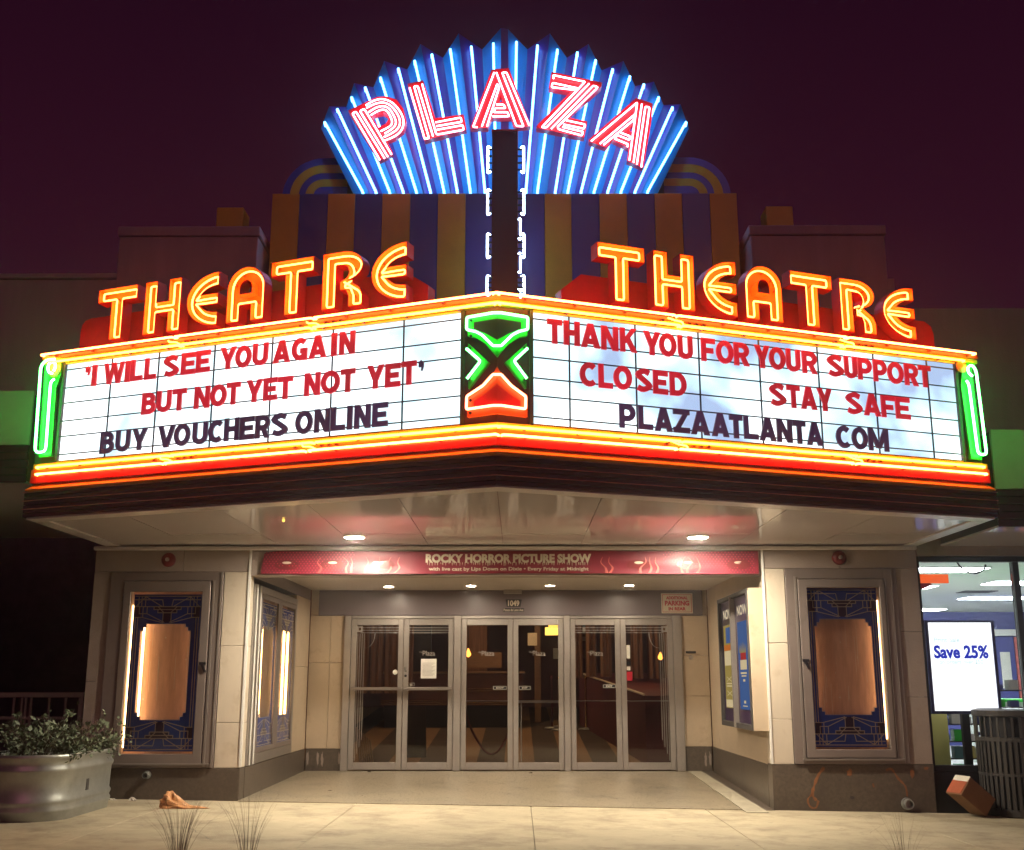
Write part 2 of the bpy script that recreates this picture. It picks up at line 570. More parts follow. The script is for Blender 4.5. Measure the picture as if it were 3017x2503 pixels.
# ================================================================== THE SETTING
b = MB(); b.box(-80, 80, -60, 120, -0.62, -0.5)
build('ground', b, 'asphalt', kind='structure')
b = MB(); b.box(-60, 60, -40, -5.6, -0.5, -0.36)
build('road', b, 'asphalt', kind='structure')
SZ = lambda x: -0.112 - 0.0155 * x
def slab_hexa(mb, x0, x1, y0, y1, t=0.10, dz=0.0):
    z0, z1 = SZ(x0) + dz, SZ(x1) + dz
    return mb.hexa([(x0, y0, z0 - t), (x1, y0, z1 - t), (x1, y1, z1 - t), (x0, y1, z0 - t), (x0, y0, z0), (x1, y0, z1), (x1, y1, z1), (x0, y1, z0)])
b = MB(); slab_hexa(b, -30, 30, -5.45, 9.0, 0.5, -0.012)
side = build('sidewalk', b, 'joint', kind='structure')
XS = [-12.3, -10.5, -8.7, -6.9, -5.1, -3.3, -1.5, 0.3, 2.1, 3.9, 5.7, 7.5, 9.3, 11.1]
for i in range(len(XS) - 1):
    for (y0, y1) in ((-3.70, 0.0),):
        m = MB(); slab_hexa(m, XS[i] + 0.0025, XS[i + 1] - 0.0025, y0, y1, 0.08)
        build('slab', m, 'concrete', side, bevel=0.004)
b = MB(); slab_hexa(b, -30, 30, -5.6, -5.45, 0.5, 0.0)
build('kerb', b, 'concrete', kind='structure')
for (x0, x1) in ((-4.2, -0.9), (1.9, 4.6)):
    m = MB(); slab_hexa(m, x0, x1, -4.7, -3.72, 0.3, 0.015)
    build('planting_bed', m, 'soil', kind='structure')
# entry floor: rises gently from the pavement to the doors
def quadsheet(mb, P, t=0.05):
    return mb.hexa([(x, y, z - t) for x, y, z in P] + list(P))
m = MB(); quadsheet(m, [(-2.735, -0.05, SZ(-2.735) + 0.008), (2.47, -0.05, SZ(2.47) + 0.008), (2.47, 3.7, -0.036), (-2.735, 3.7, -0.036)])
ef = build('entry_floor', m, 'terrazzo', kind='structure')
m = MB(); quadsheet(m, [(2.475, -0.30, SZ(2.47) + 0.007), (2.70, -0.30, SZ(2.7) + 0.007), (2.66, 3.7, -0.034), (2.475, 3.7, -0.034)])
build('border_strip', m, 'strip', ef)
m = MB(); quadsheet(m, [(2.705, -0.05, SZ(2.7) + 0.004), (2.815, -0.05, SZ(2.8) + 0.004), (2.815, 3.7, -0.038), (2.665, 3.7, -0.038)])
build('gutter_strip', m, 'granite', ef)

# ------------------------------------------------------------------ theatre building
TB = thing('theatre_building', (0, 2, -0.1), 'pale stone theatre front with recessed entrance, stepped parapet and striped upper wall', 'theatre')
def part(name, x0, x1, y0, y1, z0, z1, mat, bevel=0.0, par=None, smooth=False):
    m = MB(); m.box(x0, x1, y0, y1, z0, z1)
    return build(name, m, mat, par or TB, bevel=bevel)
# cores
part('pier_core', -4.40, -2.94, 0.2, 4.3, -0.3, 2.58, 'plaster')
part('pier_core', 3.02, 4.47, 0.2, 4.3, -0.3, 2.58, 'plaster')
part('upper_wall', -4.44, 4.50, 0.0, 1.6, 2.615, 3.90, 'stucco')
part('upper_wall', -4.44, -2.74, 0.0, 1.6, 3.905, 5.66, 'stucco')
part('upper_wall', 2.77, 4.50, 0.0, 1.6, 3.905, 5.66, 'stucco')
# left pier facing
for z0, z1 in ((0.262, 0.717), (0.722, 1.511), (1.516, 2.300)):
    part('marble_slab', -3.012, -2.737, 0.0, 0.2, z0, z1, 'marble', 0.003)
part('marble_slab', -4.43, -4.244, 0.0, 0.2, 0.262, 1.14, 'plaster', 0.003)
part('marble_slab', -4.43, -4.244, 0.0, 0.2, 1.144, 2.300, 'plaster', 0.003)
part('marble_slab', -4.43, -3.47, 0.002, 0.2, 2.304, 2.58, 'plaster', 0.003)
part('marble_slab', -3.466, -2.737, 0.002, 0.2, 2.304, 2.58, 'plaster', 0.003)
part('granite_base', -4.43, -2.737, -0.006, 0.2, -0.3, 0.258, 'granite', 0.003)
part('granite_base', -2.94, -2.731, 0.205, 2.66, -0.3, 0.254, 'granite', 0.003)
part('granite_base', -2.94, -2.734, 2.664, 3.64, -0.3, 0.250, 'granite', 0.003)
part('marble_slab', -2.94, -2.741, 2.668, 3.66, 0.254, 1.34, 'tan', 0.003)
part('marble_slab', -2.94, -2.741, 2.668, 3.66, 1.344, 2.26, 'tan', 0.003)
part('wall_head', -2.94, -2.743, 0.205, 3.66, 2.264, 2.58, 'band')
part('corner_trim', -2.752, -2.728, -0.012, 0.03, 0.27, 2.56, 'whitepaint')
# right pier facing
for z0, z1 in ((0.302, 0.752), (0.756, 1.541), (1.546, 2.335)):
    part('marble_slab', 2.822, 3.052, 0.0, 0.2, z0, z1, 'marble', 0.003)
for z0, z1 in ((0.302, 0.98), (0.984, 1.66), (1.664, 2.335)):
    part('marble_slab', 4.262, 4.497, 0.0, 0.2, z0, z1, 'plaster', 0.003)
part('marble_slab', 2.822, 3.66, 0.002, 0.2, 2.34, 2.58, 'plaster', 0.003)
part('marble_slab', 3.664, 4.497, 0.002, 0.2, 2.34, 2.58, 'plaster', 0.003)
part('granite_base', 2.818, 4.497, -0.006, 0.2, -0.4, 0.298, 'granite', 0.003)
part('granite_base', 2.815, 3.02, 0.205, 3.64, -0.4, 0.280, 'granite', 0.003)
part('side_wall', 2.823, 3.02, 0.205, 3.66, 0.284, 2.58, 'tan')
part('corner_trim', 2.812, 2.835, -0.012, 0.03, 0.305, 2.56, 'whitepaint')
# rust stains on the right base, a raised patch each
def blob(name, cx, cz, rx, rz, mat, seed, y=-0.0085, par=None, rot=0.0, hollow=0):
    rr = random.Random(seed)
    P = []
    for k in range(16):
        a = 2 * PI * k / 16
        q = rr.uniform(0.6, 1.15)
        x, z = rx * q * math.cos(a), rz * q * math.sin(a)
        P.append((cx + x * math.cos(rot) - z * math.sin(rot), cz + x * math.sin(rot) + z * math.cos(rot)))
    m = MB(); m.prism(P, XZ(y), 0.0, 0.002)
    return build(name, m, mat, par or TB)
def streakp(name, pts, wd, mat, seed, y=-0.0085):
    rr = random.Random(seed)
    Q = catmull(pts, 4)
    l, r = [], []
    for i, p in enumerate(Q):
        a = Vector(Q[min(i + 1, len(Q) - 1)]) - Vector(Q[max(i - 1, 0)])
        n = Vector((-a.y, a.x)).normalized() * wd * rr.uniform(0.35, 1.0)
        l.append((p[0] + n.x, p[1] + n.y)); r.append((p[0] - n.x, p[1] - n.y))
    m = MB(); m.prism(l + r[::-1], XZ(y), 0.0, 0.002)
    return build(name, m, mat, TB)
streakp('rust_stain', [(3.36, 0.27), (3.30, 0.20), (3.25, 0.10), (3.22, 0.0), (3.26, -0.06)], 0.020, 'rust', 1)
streakp('rust_stain', [(3.22, 0.0), (3.17, -0.05), (3.19, -0.12), (3.25, -0.13), (3.28, -0.06)], 0.012, 'rust', 2)
blob('rust_stain', 3.62, 0.22, 0.035, 0.04, 'rust', 3)
blob('rust_stain', 3.86, 0.09, 0.012, 0.03, 'rust', 4)
streakp('rust_stain', [(4.0, 0.24), (4.06, 0.25), (4.12, 0.16), (4.19, 0.08), (4.2, -0.02)], 0.014, 'rust', 5)
blob('rust_stain', 4.27, 0.21, 0.022, 0.05, 'rust', 6)
blob('rust_stain', 4.42, 0.26, 0.03, 0.02, 'rust', 8)
blob('rust_stain', 3.63, -0.03, 0.03, 0.02, 'darkgrey', 9)
# recess: back wall, header, ceiling, beam
DY = 3.68
part('back_wall', -2.735, 2.82, DY + 0.03, DY + 0.24, 2.05, 2.58, 'tan')
part('header', -2.622, 2.755, DY - 0.02, DY + 0.03, 2.048, 2.398, 'band', 0.004)
for x0, x1 in ((-2.735, -2.448), (-2.444, -2.256)):
    part('marble_slab', x0, x1, DY, DY + 0.2, 0.256, 1.40, 'tan', 0.003)
    part('marble_slab', x0, x1, DY, DY + 0.2, 1.404, 2.044, 'tan', 0.003)
part('granite_base', -2.73, -2.256, DY - 0.006, DY + 0.2, -0.1, 0.252, 'granite', 0.003)
for z0, z1 in ((0.284, 0.95), (0.954, 1.50), (1.504, 2.044)):
    part('marble_slab', 2.452, 2.815, DY, DY + 0.2, z0, z1, 'tan', 0.003)
part('granite_base', 2.452, 2.81, DY - 0.006, DY + 0.2, -0.1, 0.280, 'granite', 0.003)
part('recess_ceiling', -2.735, 2.82, 0.26, DY + 0.03, 2.402, 2.44, 'ceiling')
part('entrance_beam', -2.735, 2.82, 0.004, 0.258, 2.262, 2.583, 'plaster', 0.004)
for k, (x, s) in enumerate(((-2.70, 1), (-2.56, 1), (-2.5, 1), (-2.27, 1), (2.72, 1), (2.78, 1))):
    blob('paint_scuff', x, 0.12, 0.018, 0.10, 'plaster', 20 + k, y=DY - 0.010)
# cornice mould between wall and soffit
part('cornice', -4.45, 4.50, -0.045, -0.001, 2.535, 2.580, 'soffittrim', 0.01)
# upper storey: stripes
edges = [-2.733, -2.41, -2.073, -1.751, -1.429, -1.098, -0.771, -0.443, -0.02]
for i in range(8):
    part('stripe_panel', edges[i] + 0.002, edges[i + 1] - 0.002, 0.1 - 1.2 + 1.2, 1.9, 4.0, 6.775, 'gold' if i % 2 == 0 else 'blue', 0.004)
edges = [-0.016, 0.491, 0.806, 1.136, 1.463, 1.79, 2.114, 2.441, 2.762]
for i in range(8):
    part('stripe_panel', edges[i] + 0.002, edges[i + 1] - 0.002, 0.1, 1.9, 4.0, 6.770, 'blue' if i % 2 == 0 else 'gold', 0.004)
# stepped blocks and small chimney-like blocks
for x0, x1 in ((-4.39, -2.80), (2.83, 4.36)):
    part('parapet_block', x0, x1, -0.20, 1.2, 3.9, 6.11, 'stucco', 0.01)
    part('coping', x0 - 0.02, x1 + 0.02, -0.22, 1.22, 6.114, 6.23, 'stucco', 0.01)
for x0, x1 in ((-3.41, -3.09), (3.12, 3.44)):
    part('stub_block', x0, x1, 0.2, 0.5, 6.1, 6.65, 'gold', 0.01)
# curved shoulder bands behind the fan
for s, cx in ((-1, -2.205), (1, 2.274)):
    for r1, r0, mt in ((0.50, 0.412, 'blue'), (0.41, 0.302, 'gold'), (0.30, 0.222, 'blue'), (0.22, 0.122, 'gold'), (0.12, 0.0, 'blue')):
        P = [(cx - s * -r1 * math.cos(math.radians(a)), 6.93 + r1 * math.sin(math.radians(a))) for a in range(0, 91, 9)]
        P.append((cx - s * 0.95, 6.93 + r1)); P.append((cx - s * 0.95, 6.93 + r0))
        P += [(cx + s * r0 * math.cos(math.radians(a)), 6.93 + r0 * math.sin(math.radians(a))) for a in range(90, -1, -9)] if r0 > 0.01 else [(cx, 6.93)]
        if r1 < 0.13:
            P = P[:-1] + [(cx, 6.93)]
        P = [(P[0][0], 6.6)] + P + [(P[-1][0], 6.6)]
        m = MB(); m.prism(P, XZ(0.5), 0.0, 0.5)
        build('arch_band', m, mt, TB)

# ------------------------------------------------------------------ neighbours
LB = thing('adjoining_building', (-8, 2, -0.1), 'dim plain stucco building joined to the left of the theatre', 'building')
part('upper_wall', -14, -4.455, 0.01, 2.6, 3.93, 5.67, 'stucco', par=LB)
part('coping', -14, -4.455, -0.02, 2.62, 5.674, 5.74, 'stucco', 0.01, par=LB)
part('alley_wall', -14, -4.45, 7.5, 7.8, -0.3, 4.0, 'brickdark', par=LB)
part('alley_wall', -14, -13.7, 0.0, 7.5, -0.3, 3.9, 'brickdark', par=LB)
LC = thing('left_canopy', (-8, -1.6, 3.0), 'pale flat canopy with dark ribbed lower edge, left of the marquee and lit green', 'canopy')
LC.name = 'flat_canopy'
part('canopy_body', -14, -4.60, -1.56, 2.6, 3.03, 3.90, 'darkgrey', par=LC)
part('canopy_soffit', -14, -4.58, -1.55, 2.62, 3.005, 3.028, 'soffit', par=LC)
part('fascia_panel', -14, -4.572, -1.60, -1.565, 3.378, 3.922, 'alleypaint', 0.004, par=LC)
for k in range(5):
    z = 3.008 + k * 0.074
    part('fascia_board', -14, -4.572, -1.60 - 0.004 * (k % 2), -1.565, z, z + 0.070, 'fascia', 0.006, par=LC)
RB = thing('shop_building', (8, 2, -0.1), 'brightly lit shop with a tall black-framed window at the right edge', 'shop')
part('upper_wall', 4.505, 14, 0.01, 2.6, 3.55, 5.30, 'stucco', par=RB)
part('lintel_wall', 4.505, 14, 0.0, 0.25, 2.475, 3.55, 'plaster', par=RB)
part('knee_wall', 4.505, 14, 0.02, 0.22, -0.45, 0.22, 'black', par=RB)
part('window_frame', 4.502, 4.532, 0.03, 0.12, 0.222, 2.47, 'black', 0.004, par=RB)
part('window_frame', 5.546, 5.610, 0.03, 0.12, 0.29, 2.41, 'black', 0.004, par=RB)
part('window_frame', 4.534, 14, 0.03, 0.12, 2.412, 2.47, 'black', 0.004, par=RB)
part('window_frame', 4.534, 14, 0.03, 0.12, 0.222, 0.288, 'black', 0.004, par=RB)
part('window_pane', 4.534, 5.544, 0.07, 0.078, 0.29, 2.41, 'caseglass', par=RB)
part('window_pane', 5.612, 8.0, 0.07, 0.078, 0.29, 2.41, 'caseglass', par=RB)
part('shop_floor', 4.5, 16, 0.25, 18, -0.1, 0.0, 'storefloor', par=RB)
part('shop_ceiling', 4.5, 16, 0.25, 18, 2.77, 2.85, 'tile', par=RB)
part('shop_wall', 4.505, 4.56, 0.26, 18, 0.0, 2.77, 'storewall', par=RB)
part('shop_wall', 4.56, 16, 17.8, 18, 0.0, 2.77, 'storeblue', par=RB)
part('shop_wall', 13.2, 13.4, 0.26, 17.8, 0.0, 2.77, 'storeblue', par=RB)
part('shop_wall', 8.0, 14, 0.02, 0.2, 0.22, 2.77, 'storewall', par=RB)
RC = thing('flat_canopy', (8, -1.5, 2.6), 'pale flat canopy with dark ribbed lower edge, above the shop window', 'canopy')
part('canopy_body', 4.78, 14, -1.51, -0.002, 2.60, 3.52, 'darkgrey', par=RC)
part('canopy_soffit', 4.77, 14, -1.50, -0.001, 2.578, 2.598, 'soffit', par=RC)
part('fascia_panel', 4.765, 14, -1.55, -1.515, 2.944, 3.53, 'alleypaint', 0.004, par=RC)
for k in range(5):
    z = 2.58 + k * 0.0725
    part('fascia_board', 4.765, 14, -1.55 - 0.004 * (k % 2), -1.515, z, z + 0.069, 'fascia', 0.006, par=RC)

# ================================================================== MARQUEE
NO = Vector((0.01, -3.75)); LE = Vector((-4.30, -2.05)); RE = Vector((4.45, -2.05))
dL = (NO - LE).normalized(); dR = (RE - NO).normalized()
lenL = (NO - LE).length; lenR = (RE - NO).length
nL = Vector((dL.y, -dL.x)); nR = Vector((dR.y, -dR.x))
MIT = math.tan(math.acos(max(-1, min(1, dL.dot(dR)))) / 2)
def FL(a, b_, d):
    p = LE + dL * a + nL * d
    return (p.x, p.y, b_)
def FR(a, b_, d):
    p = NO + dR * a + nR * d
    return (p.x, p.y, b_)
F = {'L': FL, 'R': FR}
def fbox(mb, s, u0, u1, z0, z1, o0, o1, mit=False, z0b=None, z1b=None):
    """box on a marquee face; o0 inner, o1 outer offset; mit = mitred at the nose"""
    f = F[s]
    ua0 = ua1 = u0; ub0 = ub1 = u1
    if mit and s == 'L':
        ub0, ub1 = lenL + MIT * o0, lenL + MIT * o1
    if mit and s == 'R':
        ua0, ua1 = -MIT * o0, -MIT * o1
    zb0 = z0 if z0b is None else z0b
    zb1 = z1 if z1b is None else z1b
    return mb.hexa([f(ua0, z0, o0), f(ua1, zb0, o1), f(ub1, zb0, o1), f(ub0, z0, o0), f(ua0, z1, o0), f(ua1, zb1, o1), f(ub1, zb1, o1), f(ub0, z1, o0)])
MQ = thing('theatre_marquee', (0, -2, 2.58), 'wedge-shaped theatre marquee with two lit letter boards, neon borders and dark ribbed fascia', 'marquee')
def mpart(name, s, u0, u1, z0, z1, o0, o1, mat, mit=False, bevel=0.0, **k):
    m = MB(); fbox(m, s, u0, u1, z0, z1, o0, o1, mit, **k)
    return build(name, m, mat, MQ, bevel=bevel)
# body
def inner(off):
    p = LE + nL * off; q = RE + nR * off
    n_ = NO + (nL + nR).normalized() * off / math.cos(math.atan(MIT))
    return [(p.x, p.y), (n_.x, n_.y), (q.x, q.y), (q.x, -0.005), (p.x, -0.005)]
m = MB(); m.prism(inner(-0.06), lambda a, b_, d: (a, b_, d), 2.625, 4.11)
build('marquee_body', m, 'maroon', MQ)
EU = {'L': (0.0, lenL), 'R': (0.0, lenR)}
PZ0, PZ1 = 3.103, 4.02
vert = {'L': [0.285, 0.818, 1.347, 1.949, 2.545, 3.142, 3.808, 4.325], 'R': [0.297, 0.615, 1.211, 1.807, 2.402, 3.005, 3.603, 4.201, 4.515]}
for s in 'LR':
    V = vert[s]
    for i in range(len(V) - 1):
        mpart('light_panel', s, V[i] + 0.004, V[i + 1] - 0.004, PZ0, PZ1, -0.02, 0.0, 'lightbox')
        if i:
            mpart('vertical_rail', s, V[i] - 0.006, V[i] + 0.006, PZ0, PZ1, 0.0005, 0.010, 'rail')
    for z in (3.965, 3.79, 3.645, 3.475, 3.33, 3.16):
        mpart('letter_rail', s, V[0], V[-1], z - 0.005, z + 0.005, 0.011, 0.020, 'rail')
    # frame round the light box
    mpart('board_frame', s, V[0] - 0.03, V[0] - 0.001, 3.085, 4.035, -0.02, 0.024, 'darkgrey')
    mpart('board_frame', s, V[-1] + 0.001, V[-1] + 0.03, 3.085, 4.035, -0.02, 0.024, 'darkgrey')
    mpart('board_frame', s, V[0], V[-1], 3.086, 3.102, -0.02, 0.022, 'yellow')
    mpart('board_frame', s, V[0], V[-1], 4.021, 4.036, -0.02, 0.022, 'yellow')
    u0, u1 = EU[s]
    # nose plate either side of the ridge
    if s == 'L':
        mpart('nose_plate', s, V[-1] + 0.032, u1, 3.086, 4.036, -0.02, 0.004, 'maroon', mit=True)
        mpart('end_plate', s, 0.0, V[0] - 0.032, 3.086, 4.036, -0.02, 0.0, 'darkgrey')
    else:
        mpart('nose_plate', s, 0, V[0] - 0.032, 3.086, 4.036, -0.02, 0.004, 'maroon', mit=True)
        mpart('end_plate', s, V[-1] + 0.032, lenR + 0.0, 3.086, 4.036, -0.02, 0.0, 'darkgrey')
    a, b2 = (0.03, u1) if s == 'L' else (0, u1 + 0.015)
    # upper cornice: two steps and a cap
    mpart('cornice_step', s, a, b2, 4.038, 4.078, -0.04, 0.040, 'yellow', mit=True, z0b=4.042)
    mpart('cornice_step', s, a, b2, 4.080, 4.110, -0.04, 0.056, 'orange', mit=True, z0b=4.084)
    mpart('cornice_cap', s, a, b2, 4.1115, 4.121, -0.10, 0.030, 'red', mit=True)
    # lower cornice
    mpart('cornice_step', s, a, b2, 3.030, 3.084, -0.04, 0.040, 'yellow', mit=True, z0b=3.030)
    mpart('cornice_step', s, a, b2, 2.962, 3.028, -0.04, 0.060, 'orange', mit=True)
    mpart('cornice_step', s, a, b2, 2.902, 2.960, -0.04, 0.064, 'red', mit=True)
    mpart('cornice_step', s, a, b2, 2.824, 2.930, -0.045, 0.112, 'amber', mit=True, z0b=2.824, z1b=2.838)
    # ribbed fascia boards with beads every other joint, painted pink for the neon reflection
    n_b = 6
    zt, zb = 2.820, 2.590
    hh = (zt - zb) / n_b
    aa, bb2 = (-0.03, u1) if s == 'L' else (0, u1 + 0.075)
    for k in range(n_b):
        z1_ = zt - k * hh
        oo = 0.056
        mpart('fascia_board', s, aa, bb2, z1_ - hh + 0.003, z1_ - 0.002, -0.02, oo, 'fascia', mit=True, bevel=0.003)
    for k in (0, 2, 4):
        z1_ = zt - k * hh
        mpart('bead', s, aa, bb2, z1_ - 0.0028, z1_ + 0.002, -0.02, 0.074, 'fasciaglint', mit=True)
    # neon border tubes in lengths, ends turned back
    def run(name, z, off, cuts, mat):
        for (q0, q1) in cuts:
            pts = [F[s](q0, z, off - 0.05), F[s](q0, z, off), F[s](q1, z, off), F[s](q1, z, off - 0.05)]
            m = MB(); m.tube(rounded(pts, 0.02, 3), 0.0105, seg=8)
            build('neon_tube', m, mat, MQ, smooth=True)
    e0, e1 = (0.065, lenL + 0.035) if s == 'L' else (-0.035, lenR - 0.045)
    c1 = [1.55, 2.98] if s == 'L' else [1.55, 3.27]
    off1 = 0.098
    run('neon_tube', 4.116, off1, [(e0 - 0.02, c1[0]), (c1[0] + 0.02, c1[1]), (c1[1] + 0.02, e1)], 'n_redwarm')
    run('neon_tube', 4.040, 0.078, [(e0 + 0.07 if s == 'L' else e0, c1[0] + 0.05), (c1[0] + 0.075, c1[1] - 0.03), (c1[1], e1 if s == 'L' else e1 - 0.12)], 'n_warm')
    run('neon_tube', 3.046, 0.076, [(e0 + 0.03, c1[0] + 0.02), (c1[0] + 0.05, c1[1] + 0.04), (c1[1] + 0.07, e1)], 'n_warm')
    run('neon_tube', 2.976, 0.098, [(e0 + 0.05, c1[0] - 0.03), (c1[0], c1[1] - 0.02), (c1[1] + 0.02, e1)], 'n_redwarm')
    # little bent jumpers where the tubes meet
    for zc, sg in ((4.066, 1), (3.010, -1)):
        for c in c1:
            m = MB()
            m.tube(rounded([F[s](c - 0.06, zc + 0.03, 0.07), F[s](c - 0.02, zc, 0.11), F[s](c + 0.05, zc - 0.005, 0.11), F[s](c + 0.09, zc - 0.03, 0.07)], 0.02, 3), 0.007, seg=6)
            build('tube_jumper', m, 'n_warm', MQ, smooth=True)
    # tube standoffs, boots: too small to pick apart
    m = MB()
    rr = random.Random(5)
    for zc, of in ((4.100, 0.088), (4.040, 0.068), (3.046, 0.066), (2.976, 0.088)):
        q = 0.2
        while q < u1 - 0.1:
            fbox(m, s, q, q + 0.012, zc - 0.016, zc + 0.016, of - 0.035, of, False)
            q += 0.42 + rr.uniform(-0.06, 0.06)
    for zc in (4.066, 3.012):
        for c in c1:
            for dq in (-0.13, 0.12, 0.19, 0.26):
                fbox(m, s, c + dq, c + dq + 0.028, zc - 0.010, zc + 0.010, 0.05, 0.085, False)
    build('tube_support', m, 'tube_support', MQ, kind='stuff')
# soffit: white border, then enamel panels that mirror the entrance
def edge_y(x):
    return LE.y + (NO.y - LE.y) * (x - LE.x) / (NO.x - LE.x) if x <= NO.x else NO.y + (RE.y - NO.y) * (x - NO.x) / (RE.x - NO.x)
def sof(name, x0, x1, ya0, ya1, yb0, yb1, z, mat):
    m = MB()
    m.hexa([(x0, ya0, z), (x1, ya1, z), (x1, yb1, z), (x0, yb0, z), (x0, ya0, z + 0.02), (x1, ya1, z + 0.02), (x1, yb1, z + 0.02), (x0, yb0, z + 0.02)])
    return build(name, m, mat, MQ)
XE0, XE1 = LE.x - 0.01, RE.x + 0.055
for x0, x1 in ((XE0, NO.x), (NO.x, XE1)):
    sof('soffit_border', x0, x1, edge_y(x0) - 0.04, edge_y(x1) - 0.04, edge_y(x0) + 0.16, edge_y(x1) + 0.16, 2.578, 'soffittrim')
sof('soffit_border', XE0, XE0 + 0.15, edge_y(XE0) + 0.17, edge_y(XE0 + 0.15) + 0.17, -0.05, -0.05, 2.577, 'soffittrim')
sof('soffit_border', XE1 - 0.15, XE1, edge_y(XE1 - 0.15) + 0.17, edge_y(XE1) + 0.17, -0.05, -0.05, 2.577, 'soffittrim')
px = [XE0 + 0.155, -3.35, -2.42, -1.6, -0.8, NO.x, 0.85, 1.66, 2.5, 3.4, XE1 - 0.155]
for i in range(len(px) - 1):
    x0, x1 = px[i] + 0.003, px[i + 1] - 0.003
    sof('soffit_panel', x0, x1, edge_y(x0) + 0.165, edge_y(x1) + 0.165, -0.95, -0.95, 2.588 + 0.0012 * (i % 2), 'soffit')
    sof('soffit_panel', x0, x1, -0.945, -0.945, -0.05, -0.05, 2.5875 + 0.001 * ((i + 1) % 2), 'soffit')
# letter stand behind THEATRE
for s, P in (('L', [(0.215, 4.12), (0.215, 4.42), (0.23, 4.48), (0.27, 4.52), (0.33, 4.532), (3.70, 4.532), (3.92, 4.38), (3.92, 4.12)]),
             ('R', [(0.64, 4.12), (0.64, 4.33), (0.82, 4.487), (4.40, 4.487), (4.47, 4.45), (4.50, 4.38), (4.50, 4.12)])):
    m = MB(); m.prism(P, F[s], -0.20, -0.33)
    build('letter_stand', m, 'red', MQ)

# ---- nose ornament: green cup, two chevrons, red flame
def FN_(a, b_, d):
    return FL(lenL + a + (MIT * d if a > -1e-6 else 0), b_, d) if a <= 0 else FR(a, b_, d)
def ridge(P):
    """put a vertex on the nose line wherever an outline crosses it"""
    out = []
    for i, p in enumerate(P):
        q = P[(i + 1) % len(P)]
        out.append(p)
        if (p[0] < -1e-6 and q[0] > 1e-6) or (p[0] > 1e-6 and q[0] < -1e-6):
            t = -p[0] / (q[0] - p[0])
            out.append((0.0, p[1] + (q[1] - p[1]) * t))
    return out
OR = thing('neon_ornament', (0, -3.75, 3.1), 'red and green neon emblem on the nose between the letter boards', 'neon sign')
def half(P, sign):
    """clip an outline to one side of the ridge"""
    R_ = ridge([(0.0, p[1]) if abs(p[0]) < 0.008 else p for p in P])
    return [p for p in R_ if p[0] * sign >= -1e-6]
def orn(name, P, o0, o1, mat, hole=None):
    for sg in (-1, 1):
        H = half(P, sg)
        if len(H) < 3 or max(abs(p[0]) for p in H) < 0.02:
            continue
        m = MB()
        m.prism(H, FN_, o0, o1)
        build(name, m, mat, OR)
G = [(-0.235, 3.966), (0.0, 3.975), (0.236, 3.966), (0.237, 3.806), (0.171, 3.788), (0.087, 3.728), (0.0, 3.61), (-0.087, 3.728), (-0.171, 3.788), (-0.236, 3.806)]
GI = [(-0.181, 3.912), (0.0, 3.918), (0.181, 3.912), (0.181, 3.852), (0.087, 3.812), (0.0, 3.745), (-0.087, 3.812), (-0.181, 3.852)]
orn('cup_plate', G, 0.005, 0.045, 'green')
orn('cup_inlay', GI, 0.046, 0.050, 'maroon')
orn('chevron_plate', [(-0.233, 3.745), (-0.055, 3.57), (-0.229, 3.375), (-0.229, 3.43), (-0.125, 3.57), (-0.233, 3.69)], 0.005, 0.04, 'green')
orn('chevron_plate', [(0.233, 3.745), (0.055, 3.57), (0.229, 3.375), (0.229, 3.43), (0.125, 3.57), (0.233, 3.69)], 0.005, 0.04, 'green')
orn('flame_plate', [(0.0, 3.53), (0.047, 3.423), (0.234, 3.321), (0.237, 3.145), (0.0, 3.155), (-0.235, 3.145), (-0.234, 3.321), (-0.047, 3.423)], 0.005, 0.045, 'orange')
orn('flame_inlay', [(0.0, 3.385), (0.088, 3.310), (0.175, 3.268), (0.175, 3.217), (0.0, 3.222), (-0.175, 3.217), (-0.175, 3.268), (-0.088, 3.310)], 0.046, 0.050, 'red')
def ntube(par, fn, P, off, r, mat, closed=False, rad=0.02, name='neon_tube', smoothc=False):
    Q = catmull(P, 5) if smoothc else (rounded(P, rad, 3, closed))
    m = MB()
    m.tube([fn(a, b_, off) for a, b_ in Q], r, closed=closed, seg=8)
    return build(name, m, mat, par, smooth=True)
ntube(OR, FN_, ridge([(-0.232, 3.951), (0.0, 3.961), (0.230, 3.951), (0.228, 3.85), (0.155, 3.825), (0.098, 3.79), (0.0, 3.685), (-0.098, 3.79), (-0.155, 3.825), (-0.232, 3.85)]), 0.075, 0.011, 'n_green2', True, 0.015)
ntube(OR, FN_, [(-0.235, 3.695), (-0.112, 3.58), (-0.228, 3.448)], 0.07, 0.011, 'n_green2')
ntube(OR, FN_, [(0.228, 3.695), (0.113, 3.58), (0.222, 3.448)], 0.07, 0.011, 'n_green2')
ntube(OR, FN_, ridge([(0.0, 3.464), (0.088, 3.377), (0.211, 3.30), (0.208, 3.20), (0.0, 3.211), (-0.228, 3.20), (-0.226, 3.305), (-0.088, 3.377)]), 0.075, 0.011, 'n_red', True, 0.015)
m = MB()
for a_, z_ in ((-0.205, 3.93), (-0.205, 3.80), (-0.215, 3.70), (0.21, 3.70), (-0.215, 3.44), (0.21, 3.44), (-0.205, 3.275), (-0.205, 3.175)):
    p = FN_(a_, z_, 0.052)
    m.lathe([(0.012, -0.004), (0.012, 0.004)], p, 'y', 10)
build('tube_socket', m, 'black', OR, kind='stuff')

